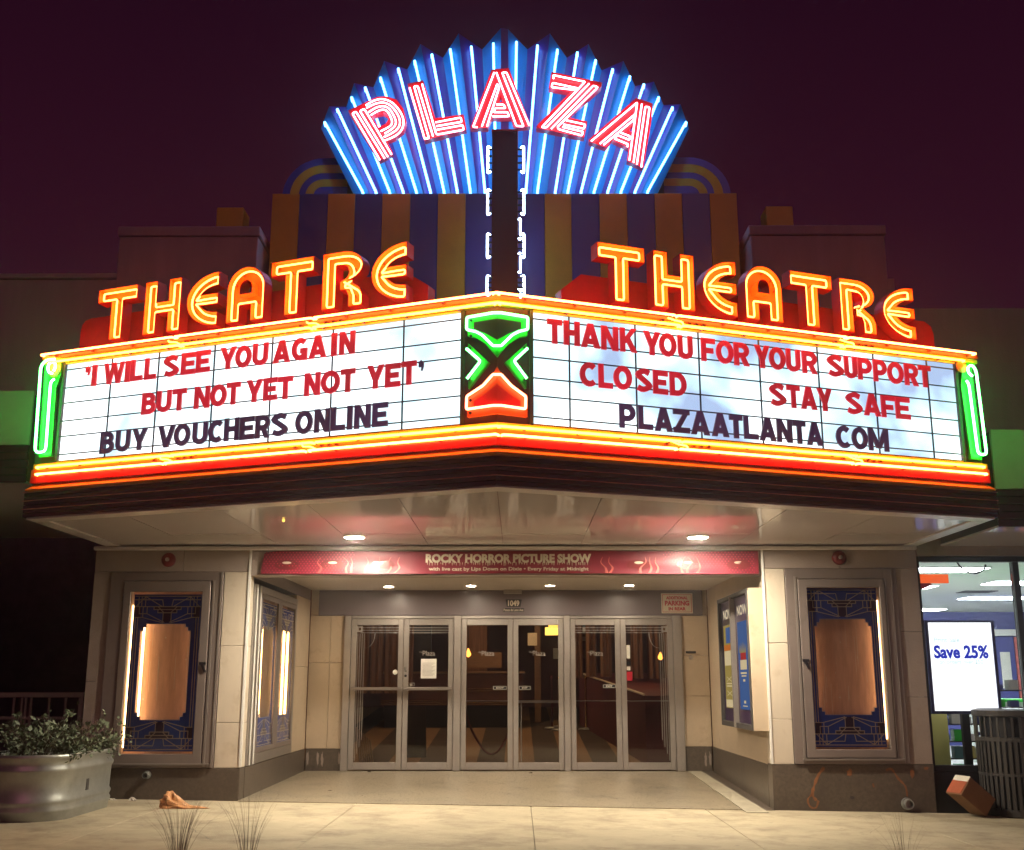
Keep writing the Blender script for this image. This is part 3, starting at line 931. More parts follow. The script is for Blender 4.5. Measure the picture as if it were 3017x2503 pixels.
# ---- green scroll tubes at both ends
for s, plate, t1, t2, mt, lab in (
    ('L', [(0.0, 4.03), (0.12, 4.055), (0.20, 4.03), (0.20, 3.92), (0.155, 3.80), (0.175, 3.15), (0.03, 3.15)],
     [(0.135, 3.93), (0.095, 3.945), (0.075, 3.99), (0.095, 4.035), (0.145, 4.035), (0.165, 3.995), (0.15, 3.95)], [(0.15, 4.065), (0.05, 4.07), (-0.012, 4.02), (0.018, 3.186), (0.145, 3.185), (0.125, 3.85), (0.165, 3.87)], 'n_green', 'green neon scroll upright at the left end of the marquee'),
    ('R', [(4.70, 4.02), (4.80, 4.02), (4.825, 3.12), (4.70, 3.12), (4.66, 3.80)],
     [(4.765, 3.90), (4.72, 3.93), (4.72, 3.985), (4.775, 4.01), (4.815, 3.96), (4.845, 3.16), (4.745, 3.16), (4.715, 3.82), (4.69, 3.85)], None, 'n_green', 'green neon scroll upright at the right end of the marquee')):
    if s == 'L':
        sh = 0.05
        t2 = [(a + sh, b_) for a, b_ in t2]
    else:
        sh = -0.105
    if True:
        plate = [(a + sh, b_) for a, b_ in plate]; t1 = [(a + sh, b_) for a, b_ in t1]
    org = F[s](0.05 if s == 'L' else 4.7, 3.1, 0)
    t = thing('neon_scroll', org, lab, 'neon sign')
    m = MB(); m.prism(plate, F[s], 0.002, 0.035)
    build('back_plate', m, 'green', t)
    if s == 'L':
        m = MB(); m.prism([(0.175 + 0.075 * math.cos(k * PI / 8), 3.985 + 0.085 * math.sin(k * PI / 8)) for k in range(16)], F[s], 0.036, 0.045)
        build('scroll_eye', m, 'yellow', t)
    else:
        m = MB(); m.prism([(4.575 + 0.06 * math.cos(k * PI / 8), 3.99 + 0.06 * math.sin(k * PI / 8)) for k in range(16)], F[s], 0.036, 0.045)
        build('scroll_eye', m, 'orange', t)
    if t2:
        ntube(t, F[s], t2, 0.075, 0.011, mt, rad=0.05)
        ntube(t, F[s], t1, 0.075, 0.011, mt, smoothc=True)
    else:
        ntube(t, F[s], t1, 0.075, 0.011, mt, rad=0.04)

# ---- THEATRE channel letters
H_ = 0.507
def chan(ch, w_):
    h = H_; k = 0.135
    if ch == 'T':
        return [(0, h), (w_, h), (w_, h - k), (w_ / 2 + k / 2, h - k), (w_ / 2 + k / 2, 0), (w_ / 2 - k / 2, 0), (w_ / 2 - k / 2, h - k), (0, h - k)], None
    if ch == 'H':
        return [(0, 0), (0, h), (k, h), (k, 0.30), (w_ - k, 0.30), (w_ - k, h), (w_, h), (w_, 0), (w_ - k, 0), (w_ - k, 0.19), (k, 0.19), (k, 0)], None
    if ch == 'E':
        P = [(w_ * 1.0 + w_ * math.cos(math.radians(a)) * 1.0, h / 2 + h / 2 * math.sin(math.radians(a))) for a in range(93, 268, 9)]
        P = [(w_, h)] + P[1:-1] + [(w_, 0), (w_, k * 0.95)]
        rx, ry = w_ - k, h / 2 - k * 0.95
        lo = [(w_ + rx * math.cos(math.radians(a)), h / 2 + ry * math.sin(math.radians(a))) for a in range(264, 200, -10)]
        P += lo + [(w_ * 0.52, h / 2 - 0.052), (w_, h / 2 - 0.052), (w_, h / 2 + 0.052), (w_ * 0.52, h / 2 + 0.052)]
        up = [(w_ + rx * math.cos(math.radians(a)), h / 2 + ry * math.sin(math.radians(a))) for a in range(156, 94, -10)]
        P += up + [(w_, h - k * 0.95)]
        return P, None
    if ch == 'A':
        r = w_ / 2
        P = [(0, 0), (0, h - r)] + arc(r, h - r, r, r, 171, 9, 12) + [(w_, h - r), (w_, 0), (w_ - k, 0), (w_ - k, 0.15), (k, 0.15), (k, 0)]
        q = r - k
        Hh = [(k, 0.26), (w_ - k, 0.26), (w_ - k, h - r)] + arc(r, h - r, q, q * 1.1, 18, 162, 8) + [(k, h - r)]
        return P, Hh
    if ch == 'R':
        P = [(0, 0), (0, h), (w_ * 0.5, h)] + arc(w_ * 0.5, h * 0.73, w_ * 0.5, h * 0.27, 78, -72, 12) + [(w_ * 0.72, h * 0.44), (w_ * 0.93, h * 0.33), (w_, h * 0.22), (w_, 0), (w_ - k, 0), (w_ - k, h * 0.20), (w_ * 0.60, h * 0.30), (w_ * 0.44, h * 0.31), (w_ * 0.44, h * 0.47)]
        P += arc(w_ * 0.5, h * 0.62 + 0.0, w_ * 0.5 - k, h * 0.13, -70, 80, 8) + [(k, h * 0.755), (k, 0)]
        return P, None
spec_ = {'L': [('T', 0.587, 1.038), ('H', 1.130, 1.533), ('E', 1.602, 1.941), ('A', 2.038, 2.426), ('T', 2.490, 2.920), ('R', 3.010, 3.403), ('E', 3.485, 3.817)],
         'R': [('T', 0.883, 1.322), ('H', 1.404, 1.795), ('E', 1.878, 2.212), ('A', 2.300, 2.677), ('T', 2.768, 3.214), ('R', 3.295, 3.675), ('E', 3.765, 4.120)]}
for s in 'LR':
    seen = {}
    for ch, u0, u1 in spec_[s]:
        seen[ch] = seen.get(ch, 0) + 1
        rep = sum(1 for q in spec_[s] if q[0] == ch) > 1
        lab = 'orange neon channel letter %s%s of the %s-hand THEATRE' % (('first ' if seen[ch] == 1 else 'second ') if rep else '', ch, 'left' if s == 'L' else 'right')
        P, Hh = chan(ch, u1 - u0)
        # drop doubled points
        P = [p for i, p in enumerate(P) if (Vector(p) - Vector(P[i - 1])).length > 1e-4]
        fn = (lambda f, q: (lambda a, b_, d: f(q + a, 4.208 + b_, d)))(F[s], u0)
        t = thing('channel_letter', fn((u1 - u0) / 2, 0, 0), lab, 'letter', 'THEATRE letters on top of the marquee')
        m = MB(); m.wall(P, fn, 0.0, -0.125)
        if Hh: m.wall(Hh, fn, 0.0, -0.125)
        # rim and back of the can
        m.prism(P, fn, -0.118, -0.125, [Hh] if Hh else [])
        build('can', m, 'red', t)
        I_ = inset(P, 0.006)
        m = MB(); m.wall(I_, fn, 0.0, -0.112)
        hh2 = inset(Hh, -0.006) if Hh else None
        if Hh: m.wall(hh2, fn, 0.0, -0.112)
        m.prism(I_, fn, -0.106, -0.112, [hh2] if Hh else [])
        build('liner', m, 'amber', t)
        ntube(t, fn, inset(P, 0.033), -0.035, 0.0085, 'n_orange', True, 0.016)
        m = MB()
        for q in range(0, len(P), 3):
            a_, b_ = inset(P, 0.034)[q]
            c_ = fn(a_, b_, -0.072)
            m.lathe([(0.007, -0.03), (0.007, 0.025)], c_, 'y', 6)
        build('tube_support', m, 'tube_support', t, kind='stuff')
# ================================================================== CHANGEABLE LETTERS
def glyph(ch, w_, h, t):
    """strokes (polyline) and blocks (polygon) of a heavy grotesque capital"""
    a = t / 2
    S, Pg = [], []
    def leg(xb, xt, y0=0.0, y1=None, tt=None):
        y1 = h if y1 is None else y1
        q = (tt or t) * 0.54
        Pg.append([(xb - q, y0), (xb + q, y0), (xt + q, y1), (xt - q, y1)])
    if ch == 'I': Pg.append([(0, 0), (w_, 0), (w_, h), (0, h)])
    elif ch == 'L': S += [[(a, h), (a, a), (w_, a)]]
    elif ch == 'T': S += [[(0, h - a), (w_, h - a)], [(w_ / 2, 0), (w_ / 2, h - a)]]
    elif ch == 'H': S += [[(a, 0), (a, h)], [(w_ - a, 0), (w_ - a, h)], [(a, h * .52), (w_ - a, h * .52)]]
    elif ch == 'E': S += [[(w_, h - a), (a, h - a), (a, a), (w_, a)], [(a, h / 2), (w_ * .88, h / 2)]]
    elif ch == 'F': S += [[(w_, h - a), (a, h - a), (a, 0)], [(a, h * .47), (w_ * .86, h * .47)]]
    elif ch == 'N':
        S += [[(a, 0), (a, h)], [(w_ - a, 0), (w_ - a, h)]]; leg(w_ - a * 1.05, a * 1.05)
    elif ch == 'M':
        S += [[(a, 0), (a, h)], [(w_ - a, 0), (w_ - a, h)]]; leg(w_ / 2, a * 1.05, h * .12); leg(w_ / 2, w_ - a * 1.05, h * .12)
    elif ch == 'V': leg(w_ / 2, t * .55); leg(w_ / 2, w_ - t * .55)
    elif ch == 'W':
        for xb, xt in ((w_ * .28, t * .5), (w_ * .28, w_ * .5), (w_ * .72, w_ * .5), (w_ * .72, w_ - t * .5)): leg(xb, xt, tt=t * .86)
    elif ch == 'A':
        leg(t * .55, w_ / 2); leg(w_ - t * .55, w_ / 2); S += [[(w_ * .22, h * .26), (w_ * .78, h * .26)]]
    elif ch == 'Y':
        leg(w_ / 2, t * .58, h * .36); leg(w_ / 2, w_ - t * .58, h * .36); S += [[(w_ / 2, 0), (w_ / 2, h * .5)]]
    elif ch == 'K':
        S += [[(a, 0), (a, h)]]; leg(a * 1.3, w_ - t * .55, h * .36, h); leg(w_ - t * .55, w_ * .42, 0, h * .60)
    elif ch == 'Z': S += [[(0, h - a), (w_, h - a)], [(0, a), (w_, a)]]; leg(t * .6, w_ - t * .6, t * .5, h - t * .5)
    elif ch == 'O': S += [arc(w_ / 2, h / 2, w_ / 2 - a, h / 2 - a, 0, 360, 22)]
    elif ch in 'CG':
        S += [arc(w_ * .54, h / 2, w_ * .54 - a, h / 2 - a, 48, 312, 18)]
        if ch == 'G': S += [[(w_ * .55, h * .42), (w_ - a, h * .42), (w_ - a, 0)]]
    elif ch == 'D':
        Q = [(a, a), (w_ * .45, a)] + arc(w_ * .45, h / 2, w_ * .55 - a, h / 2 - a, -80, 80, 10) + [(w_ * .45, h - a), (a, h - a)]
        S += [Q, [(a, 0), (a, h)]]
    elif ch == 'P' or ch == 'R':
        lo = h * .40 if ch == 'P' else h * .45
        cy = (lo + h - a) / 2; ry = (h - a - lo) / 2
        S += [[(a, lo), (w_ * .5, lo)] + arc(w_ * .5, cy, w_ * .5 - a, ry, -75, 75, 8) + [(w_ * .5, h - a), (a, h - a)], [(a, 0), (a, h)]]
        if ch == 'R': leg(w_ - t * .55, w_ * .52, 0, h * .46)
    elif ch == 'B':
        md = h * .53
        S += [[(a, md), (w_ * .5, md)] + arc(w_ * .5, (md + h - a) / 2, w_ * .42 - a, (h - a - md) / 2, -75, 75, 7) + [(w_ * .5, h - a), (a, h - a)],
              [(a, a), (w_ * .5, a)] + arc(w_ * .5, (md + a) / 2, w_ * .5 - a, (md - a) / 2, -75, 75, 7) + [(w_ * .5, md), (a, md)], [(a, 0), (a, h)]]
    elif ch == 'U': S += [[(a, h)] + arc(w_ / 2, w_ / 2 * .9, w_ / 2 - a, w_ / 2 * .9 - a, 180, 360, 10) + [(w_ - a, h)]]
    elif ch == 'S':
        S += [catmull([(w_ - a * 1.1, h * .80), (w_ * .52, h - a), (a, h * .73), (w_ * .5, h * .51), (w_ - a, h * .27), (w_ * .47, a), (a * 0.9, h * .19)], 5)]
    elif ch == "'":
        Pg.append([(0, h * .70), (0, h * .92), (w_ * .5, h), (w_, h * .9), (w_, h * .75), (w_ * .75, h * .55), (w_ * .45, h * .55), (w_ * .6, h * .70)])
    return S, Pg

def union(S, Pg, t):
    V, FS = [], []
    def addp(P):
        o = len(V)
        ar = sum(P[i][0] * P[(i + 1) % len(P)][1] - P[(i + 1) % len(P)][0] * P[i][1] for i in range(len(P)))
        if ar < 0: P = P[::-1]
        V.extend(Vector(p) for p in P)
        FS.append(list(range(o, o + len(P))))
    for L_ in S:
        n = len(L_)
        closed = n > 3 and (Vector(L_[0]) - Vector(L_[-1])).length < 1e-6
        side_ = []
        for i in range(n):
            if closed:
                p0, p1 = L_[i - 1] if i > 0 else L_[-2], L_[i + 1] if i < n - 1 else L_[1]
            else:
                p0, p1 = L_[max(i - 1, 0)], L_[min(i + 1, n - 1)]
            p = Vector(L_[i])
            e1 = (p - Vector(p0)); e2 = (Vector(p1) - p)
            e1 = e1.normalized() if e1.length > 1e-9 else e2.normalized()
            e2 = e2.normalized() if e2.length > 1e-9 else e1
            n1, n2 = Vector((-e1.y, e1.x)), Vector((-e2.y, e2.x))
            mm = (n1 + n2).normalized()
            k = max(0.5, mm.dot(n1))
            side_.append((p + mm * t / 2 / k, p - mm * t / 2 / k))
        for i in range(n - 1):
            addp([tuple(side_[i][1]), tuple(side_[i + 1][1]), tuple(side_[i + 1][0]), tuple(side_[i][0])])
    for P in Pg:
        addp(P)
    r = delaunay_2d_cdt(V, [], FS, 0, 1e-5)
    W_ = [tuple(v) for v in r[0]]
    polys = [[(V[i].x, V[i].y) for i in f] for f in FS]
    def inside(x, y):
        for P in polys:
            c_ = False
            j = len(P) - 1
            for i in range(len(P)):
                if (P[i][1] > y) != (P[j][1] > y) and x < (P[j][0] - P[i][0]) * (y - P[i][1]) / (P[j][1] - P[i][1]) + P[i][0]:
                    c_ = not c_
                j = i
            if c_:
                return True
        return False
    keep = []
    for f in r[2]:
        cx = sum(W_[i][0] for i in f) / len(f); cy = sum(W_[i][1] for i in f) / len(f)
        if inside(cx, cy):
            keep.append(tuple(f))
    return W_, keep

def solid(mb, V, FS, fn, d0, d1):
    n = len(V)
    vs = [fn(x, y, d0) for x, y in V] + [fn(x, y, d1) for x, y in V]
    fs = list(FS) + [tuple(i + n for i in reversed(f)) for f in FS]
    cnt = {}
    for f in FS:
        for i in range(len(f)):
            e = (f[i], f[(i + 1) % len(f)])
            cnt[e] = 1
    for (a, b_) in cnt:
        if (b_, a) not in cnt:
            fs.append((a, b_, b_ + n, a + n))
    mb.add(vs, fs)
LINES = [
 ('L', 3.773, 3.972, 'top', 'lred', ["'I", 'WILL', 'SEE', 'YOU', 'AGAIN'], [("'", 0.539, 0.596), ('I', 0.617, 0.675), ('W', 0.754, 0.988), ('I', 0.996, 1.056), ('L', 1.06, 1.197), ('L', 1.215, 1.347), ('S', 1.425, 1.595), ('E', 1.615, 1.772), ('E', 1.776, 1.926), ('Y', 2.027, 2.2), ('O', 2.185, 2.354), ('U', 2.364, 2.522), ('A', 2.571, 2.747), ('G', 2.757, 2.914), ('A', 2.926, 3.101), ('I', 3.142, 3.200), ('N', 3.22, 3.373)]),
 ('L', 3.450, 3.648, 'middle', 'lred', ['BUT', 'NOT', 'YET', 'NOT', "YET'"], [('B', 1.213, 1.369), ('U', 1.377, 1.537), ('T', 1.547, 1.698), ('N', 1.78, 1.944), ('O', 1.948, 2.12), ('T', 2.116, 2.26), ('Y', 2.318, 2.487), ('E', 2.492, 2.634), ('T', 2.638, 2.785), ('N', 2.897, 3.052), ('O', 3.057, 3.241), ('T', 3.245, 3.384), ('Y', 3.49, 3.654), ('E', 3.659, 3.801), ('T', 3.807, 3.947), ("'", 3.962, 4.01)]),
 ('L', 3.130, 3.330, 'bottom', 'lblack', ['BUY', 'VOUCHERS', 'ONLINE'], [('B', 0.779, 0.938), ('U', 0.953, 1.116), ('Y', 1.131, 1.306), ('V', 1.417, 1.606), ('O', 1.590, 1.765), ('U', 1.786, 1.946), ('C', 1.952, 2.113), ('H', 2.115, 2.271), ('E', 2.276, 2.426), ('R', 2.430, 2.579), ('S', 2.589, 2.757), ('O', 2.825, 2.996), ('N', 3.008, 3.161), ('L', 3.166, 3.303), ('I', 3.317, 3.370), ('N', 3.385, 3.539), ('E', 3.551, 3.697)]),
 ('R', 3.768, 3.972, 'top', 'lred', ['THANK', 'YOU', 'FOR', 'YOUR', 'SUPPORT'], [('T', 0.413, 0.548), ('H', 0.557, 0.702), ('A', 0.709, 0.883), ('N', 0.889, 1.046), ('K', 1.06, 1.219), ('Y', 1.272, 1.438), ('O', 1.420, 1.587), ('U', 1.596, 1.741), ('F', 1.819, 1.957), ('O', 1.962, 2.134), ('R', 2.138, 2.291), ('Y', 2.34, 2.500), ('O', 2.487, 2.656), ('U', 2.660, 2.808), ('R', 2.824, 2.981), ('S', 3.085, 3.262), ('U', 3.267, 3.405), ('P', 3.410, 3.566), ('P', 3.578, 3.728), ('O', 3.732, 3.913), ('R', 3.922, 4.076), ('T', 4.080, 4.223)]),
 ('R', 3.442, 3.644, 'middle', 'lred', ['CLOSED', 'STAY', 'SAFE'], [('C', 0.693, 0.855), ('L', 0.86, 0.990), ('O', 0.994, 1.164), ('S', 1.193, 1.347), ('E', 1.352, 1.493), ('D', 1.508, 1.669), ('S', 2.472, 2.642), ('T', 2.646, 2.784), ('A', 2.787, 2.955), ('Y', 2.958, 3.119), ('S', 3.258, 3.433), ('A', 3.445, 3.629), ('F', 3.637, 3.788), ('E', 3.793, 3.955)]),
 ('R', 3.127, 3.328, 'bottom', 'lblack', ['PLAZAATLANTA', 'COM'], [('P', 1.038, 1.187), ('L', 1.209, 1.345), ('A', 1.356, 1.526), ('Z', 1.530, 1.686), ('A', 1.693, 1.874), ('A', 1.890, 2.058), ('T', 2.062, 2.192), ('L', 2.201, 2.345), ('A', 2.352, 2.520), ('N', 2.526, 2.683), ('T', 2.687, 2.822), ('A', 2.826, 2.992), ('C', 3.129, 3.290), ('O', 3.294, 3.464), ('M', 3.470, 3.689)]),
]
ORD = ['first', 'second', 'third', 'fourth', 'fifth']
rl = random.Random(11)
for s, z0, z1, row, mt, words, items in LINES:
    k = 0
    wseen = {}
    for wd in words:
        wseen[wd.strip("'")] = wseen.get(wd.strip("'"), 0) + 1
        wrep = sum(1 for q in words if q.strip("'") == wd.strip("'")) > 1
        cs = {}
        for ch in wd:
            c2, u0, u1 = items[k]; k += 1
            assert c2 == ch, (wd, ch, c2)
            cs[ch] = cs.get(ch, 0) + 1
            rep = wd.count(ch) > 1
            col_ = 'red' if mt == 'lred' else 'black'
            wn_ = wd.strip("'")
            wl_ = ('%s %s' % (ORD[wseen[wn_] - 1], wn_)) if wrep else wn_
            m_ = mt
            if ch == "'":
                if wd[0] == "'":
                    lab = 'small red opening quote mark before I on the left board'
                else:
                    lab = 'small black closing quote mark after YET on the left board'; m_ = 'lblack'; col_ = 'black'
            else:
                lab = '%s plastic letter %s%s of %s, %s row, %s board' % (col_, (ORD[cs[ch] - 1] + ' ') if rep else '', ch, wl_, row, 'left' if s == 'L' else 'right')
            w_ = u1 - u0 - 0.004; h = z1 - z0
            # right board sags a touch towards its far end
            dz = -0.018 * (u0 / 4.5) + 0.006 if s == 'R' else 0.012 * ((u0 - 1) / 3.4)
            dz += rl.uniform(-0.002, 0.002)
            S_, P_ = glyph(ch, w_, h, 0.046)
            V_, FS_ = union(S_, P_, 0.046)
            tilt = rl.uniform(-0.008, 0.008)
            fn = (lambda f, q, zz, tt: (lambda a, b_, d: f(q + a - b_ * tt, zz + b_ + a * tt, d)))(F[s], u0, z0 + dz, tilt)
            m = MB(); solid(m, V_, FS_, fn, 0.021, 0.036)
            o = build('sign_letter', m, m_)
            tag(o, lab, 'letter', 'changeable letters on the marquee boards')

# ================================================================== PYLON
PY_ = thing('marquee_pylon', (0.06, -3.1, 4.18), 'tall narrow maroon fin above the marquee nose edged with white tubes', 'sign pylon')
m = MB(); m.box(-0.054, 0.172, -3.10, 0.095, 4.14, 5.90)
build('fin', m, 'maroon', PY_, bevel=0.004)
part('fin_cap', -0.058, 0.176, -3.104, 0.095, 5.902, 5.915, 'red', par=PY_)
rr = random.Random(4)
for y in (-2.98, -0.35):  # rear row is added, hidden by the fin, to light the striped wall
    for x, sg in (((-0.094, -1), (0.226, 1)) if y < -2 else ((-0.085, -1), (0.202, 1))):
        for z0, z1 in ((5.55, 5.815), (5.15, 5.40), (4.745, 4.98), (4.40, 4.59)):
            dz = 0 if y < -2 else 0.45
            px_ = x - sg * 0.025
            m = MB()
            m.tube(rounded([(px_, y, z1 + dz - 0.02), (x, y, z1 + dz), (x, y, z0 + dz), (px_, y, z0 + dz + 0.02)], 0.015, 3), 0.010, seg=8)
            build('neon_tube', m, 'n_white', PY_, smooth=True)
m = MB()
for z0, z1 in ((5.55, 5.815), (5.15, 5.40), (4.745, 4.98), (4.40, 4.59)):
    for k in range(4):
        z = z0 + (z1 - z0) * (k + 0.4) / 4
        m.box(-0.09, -0.052, -2.99, -2.975, z, z + 0.012)
        m.box(0.170, 0.222, -2.99, -2.975, z, z + 0.012)
build('tube_support', m, 'black', PY_, kind='stuff')

# ================================================================== FAN SIGN
FT= [(-2.218, 7.702), (-2.111, 7.94), (-1.92, 7.987), (-1.818, 8.25), (-1.594, 8.25), (-1.459, 8.549), (-1.186, 8.491), (-1.018, 8.778), (-0.748, 8.648), (-0.551, 8.922), (-0.264, 8.762), (-0.03, 8.993), (0.056, 8.978), (0.295, 8.76), (0.572, 8.918), (0.782, 8.643), (1.043, 8.772), (1.207, 8.469), (1.467, 8.54), (1.615, 8.254), (1.833, 8.259), (1.954, 7.999), (2.145, 7.956), (2.251, 7.689)]
FB= [(-1.794, 6.839), (-1.61, 6.838), (-1.448, 6.838), (-1.285, 6.838), (-1.121, 6.837), (-0.96, 6.837), (-0.793, 6.836), (-0.632, 6.836), (-0.474, 6.836), (-0.307, 6.835), (-0.169, 6.835), (-0.03, 6.835), (0.07, 6.834), (0.196, 6.834), (0.342, 6.834), (0.518, 6.833), (0.699, 6.833), (0.855, 6.832), (1.011, 6.832), (1.172, 6.832), (1.333, 6.831), (1.496, 6.831), (1.655, 6.83), (1.843, 6.83)]
FN= [(-2.155, 7.721, -1.671, 6.818), (-2.009, 7.893, -1.514, 6.818), (-1.841, 8.05, -1.351, 6.818), (-1.679, 8.181, -1.189, 6.817), (-1.498, 8.313, -1.032, 6.817), (-1.283, 8.435, -0.864, 6.816), (-1.085, 8.539, -0.702, 6.816), (-0.876, 8.624, -0.545, 6.816), (-0.651, 8.695, -0.39, 6.815), (-0.394, 8.731, -0.216, 6.815), (-0.123, 8.773, -0.083, 6.814), (0.16, 8.793, 0.134, 6.814), (0.418, 8.743, 0.271, 6.814), (0.662, 8.685, 0.408, 6.813), (0.906, 8.647, 0.62, 6.813), (1.127, 8.541, 0.769, 6.812), (1.333, 8.418, 0.926, 6.812), (1.54, 8.321, 1.081, 6.812), (1.708, 8.213, 1.243, 6.811), (1.882, 8.039, 1.4, 6.811), (2.045, 7.904, 1.567, 6.811), (2.203, 7.709, 1.716, 6.81)]
PLZ= {'P': ([(-1.848, 7.774), (-1.658, 7.872), (-1.506, 7.951), (-1.4, 7.961), (-1.273, 7.916), (-1.188, 7.791), (-1.151, 7.633), (-1.182, 7.517), (-1.276, 7.429), (-1.38, 7.382), (-1.3, 7.226), (-1.46, 7.128)], [(-1.566, 7.697), (-1.5, 7.739), (-1.433, 7.755), (-1.375, 7.718), (-1.359, 7.66), (-1.391, 7.602), (-1.481, 7.55)], [[(-1.446, 7.114), (-1.788, 7.714), (-1.745, 7.736), (-1.39, 7.134)], [(-1.354, 7.155), (-1.698, 7.744), (-1.648, 7.773), (-1.31, 7.183)], [(-1.633, 7.817), (-1.534, 7.88), (-1.429, 7.899), (-1.312, 7.848), (-1.213, 7.721), (-1.177, 7.595), (-1.208, 7.481), (-1.292, 7.408), (-1.396, 7.362)], [(-1.622, 7.785), (-1.514, 7.84), (-1.418, 7.853), (-1.33, 7.808), (-1.251, 7.7), (-1.22, 7.595), (-1.247, 7.512), (-1.322, 7.45), (-1.406, 7.406)], [(-1.597, 7.727), (-1.503, 7.79), (-1.417, 7.806), (-1.349, 7.769), (-1.294, 7.679), (-1.268, 7.596), (-1.3, 7.523), (-1.398, 7.45)], [(-1.567, 7.691), (-1.482, 7.746), (-1.416, 7.761), (-1.367, 7.73), (-1.325, 7.648), (-1.315, 7.585), (-1.348, 7.538), (-1.446, 7.481)]]), 'L': ([(-1.147, 8.123), (-0.959, 8.168), (-0.806, 7.669), (-0.47, 7.72), (-0.435, 7.526), (-0.931, 7.386)], [], [[(-1.115, 8.048), (-0.923, 7.381), (-0.873, 7.391), (-1.062, 8.064), (-1.017, 8.069), (-0.826, 7.417)], [(-0.967, 8.095), (-0.793, 7.459), (-0.778, 7.436), (-0.465, 7.497), (-0.475, 7.557), (-0.784, 7.498)], [(-0.8, 7.594), (-0.5, 7.656), (-0.49, 7.599), (-0.79, 7.545)]]), 'A': ([(-0.384, 7.547), (-0.139, 8.31), (0.066, 8.328), (0.327, 7.57), (0.134, 7.55), (0.1, 7.681), (-0.136, 7.679), (-0.179, 7.547)], [(-0.065, 7.877), (-0.029, 7.972), (0.007, 7.877)], [[(-0.302, 7.53), (-0.354, 7.534), (-0.106, 8.246)], [(-0.081, 8.246), (0.159, 7.546), (0.244, 7.539), (-0.011, 8.243), (0.042, 8.245), (0.311, 7.551)], [(-0.25, 7.541), (-0.069, 8.096), (-0.047, 8.048), (-0.189, 7.541)], [(-0.08, 7.825), (0.006, 7.824), (0.03, 7.777), (-0.092, 7.778), (-0.11, 7.724), (0.055, 7.723), (0.07, 7.67), (-0.125, 7.67)]]), 'Z': ([(0.582, 8.278), (1.187, 8.132), (1.174, 8.078), (0.755, 7.679), (1.0, 7.624), (0.96, 7.417), (0.394, 7.545), (0.41, 7.583), (0.814, 8.015), (0.547, 8.066)], [], [[(0.873, 8.011), (0.578, 8.05), (0.591, 8.107), (0.891, 8.034)], [(0.603, 8.162), (0.598, 8.209), (0.979, 8.12), (0.458, 7.528), (0.513, 7.524), (1.028, 8.096)], [(0.571, 7.508), (1.076, 8.069), (1.131, 8.047), (0.644, 7.532), (0.659, 7.501), (0.932, 7.42), (0.945, 7.469), (0.702, 7.531)], [(0.745, 7.617), (0.971, 7.563), (0.958, 7.507), (0.714, 7.563)]]), 'A2': ([(1.012, 7.386), (1.591, 7.931), (1.783, 7.854), (1.765, 7.649), (1.65, 7.03), (1.461, 7.119), (1.487, 7.282), (1.286, 7.393), (1.215, 7.287), (1.021, 7.363)], [(1.488, 7.509), (1.539, 7.596), (1.528, 7.475)], [[(1.04, 7.347), (1.594, 7.847), (1.484, 7.102)], [(1.143, 7.314), (1.578, 7.706), (1.539, 7.612), (1.185, 7.3)], [(1.532, 7.075), (1.648, 7.826)], [(1.57, 7.049), (1.69, 7.793), (1.739, 7.779), (1.621, 7.016)], [(1.389, 7.455), (1.498, 7.409), (1.49, 7.362), (1.352, 7.423), (1.314, 7.379), (1.473, 7.306), (1.464, 7.273)]])}

FAN = thing('fan_sign', (0, 0.25, 6.78), 'large pleated blue fan sign with radiating white neon tubes', 'sign')
def fy(i):
    ridge_ = (i % 2 == 1) if i <= 11 else (i % 2 == 0)
    return 0.25 - (0.10 if ridge_ else 0.0)
for i in range(23):
    def P3(j):
        t, b_ = FT[j], FB[j]
        y = fy(j)
        ex = 0.10 / max(0.2, (t[1] - b_[1]))
        bx, bz = b_[0] + (b_[0] - t[0]) * ex, b_[1] + (b_[1] - t[1]) * ex
        return (t[0], y, t[1]), (bx, y, bz)
    t0, b0 = P3(i); t1, b1 = P3(i + 1)
    th = 0.03
    m = MB()
    m.hexa([b0, b1, (b1[0], b1[1] + th, b1[2]), (b0[0], b0[1] + th, b0[2]), t0, t1, (t1[0], t1[1] + th, t1[2]), (t0[0], t0[1] + th, t0[2])])
    build('fan_panel', m, 'fanblue' if i % 2 == 0 else 'fanindigo', FAN)
m = MB(); m.box(-1.9, 1.95, 0.42, 0.5, 6.6, 7.6)
build('fan_frame', m, 'darkgrey', FAN)
for (x0, z0, x1, z1) in FN:
    m = MB()
    m.tube([(x0, 0.20, z0 - 0.02), (x0, 0.13, z0), (x1, 0.13, z1), (x1, 0.20, z1 - 0.005)], 0.0145, seg=8)
    build('neon_tube', m, 'n_blue', FAN, smooth=True)
NM = {'P': 'pink neon letter P, leftmost of PLAZA on the fan', 'L': 'pink neon letter L, second of PLAZA on the fan', 'A': 'pink neon letter A at the centre of PLAZA on the fan', 'Z': 'pink neon letter Z, fourth of PLAZA on the fan', 'A2': 'tilted pink neon letter A, rightmost of PLAZA on the fan'}
for k_, (O_, Hh, T_) in PLZ.items():
    cx = sum(p[0] for p in O_) / len(O_); zmin = min(p[1] for p in O_)
    t = thing('neon_letter', (cx, -0.05, zmin), NM[k_], 'letter', 'PLAZA neon letters')
    m = MB(); m.prism(O_, XZ(-0.05), 0.0, 0.11, [Hh] if Hh else [])
    build('letter_plate', m, 'red', t)
    for P in T_:
        m = MB()
        Q = rounded(P, 0.012, 2) if len(P) < 7 or k_ == 'L' or k_ == 'A' or k_ == 'Z' or k_ == 'A2' else catmull(P, 3)
        m.tube([(x, -0.09, z) for x, z in Q], 0.0100, seg=8)
        build('neon_tube', m, 'n_pink', t, smooth=True)

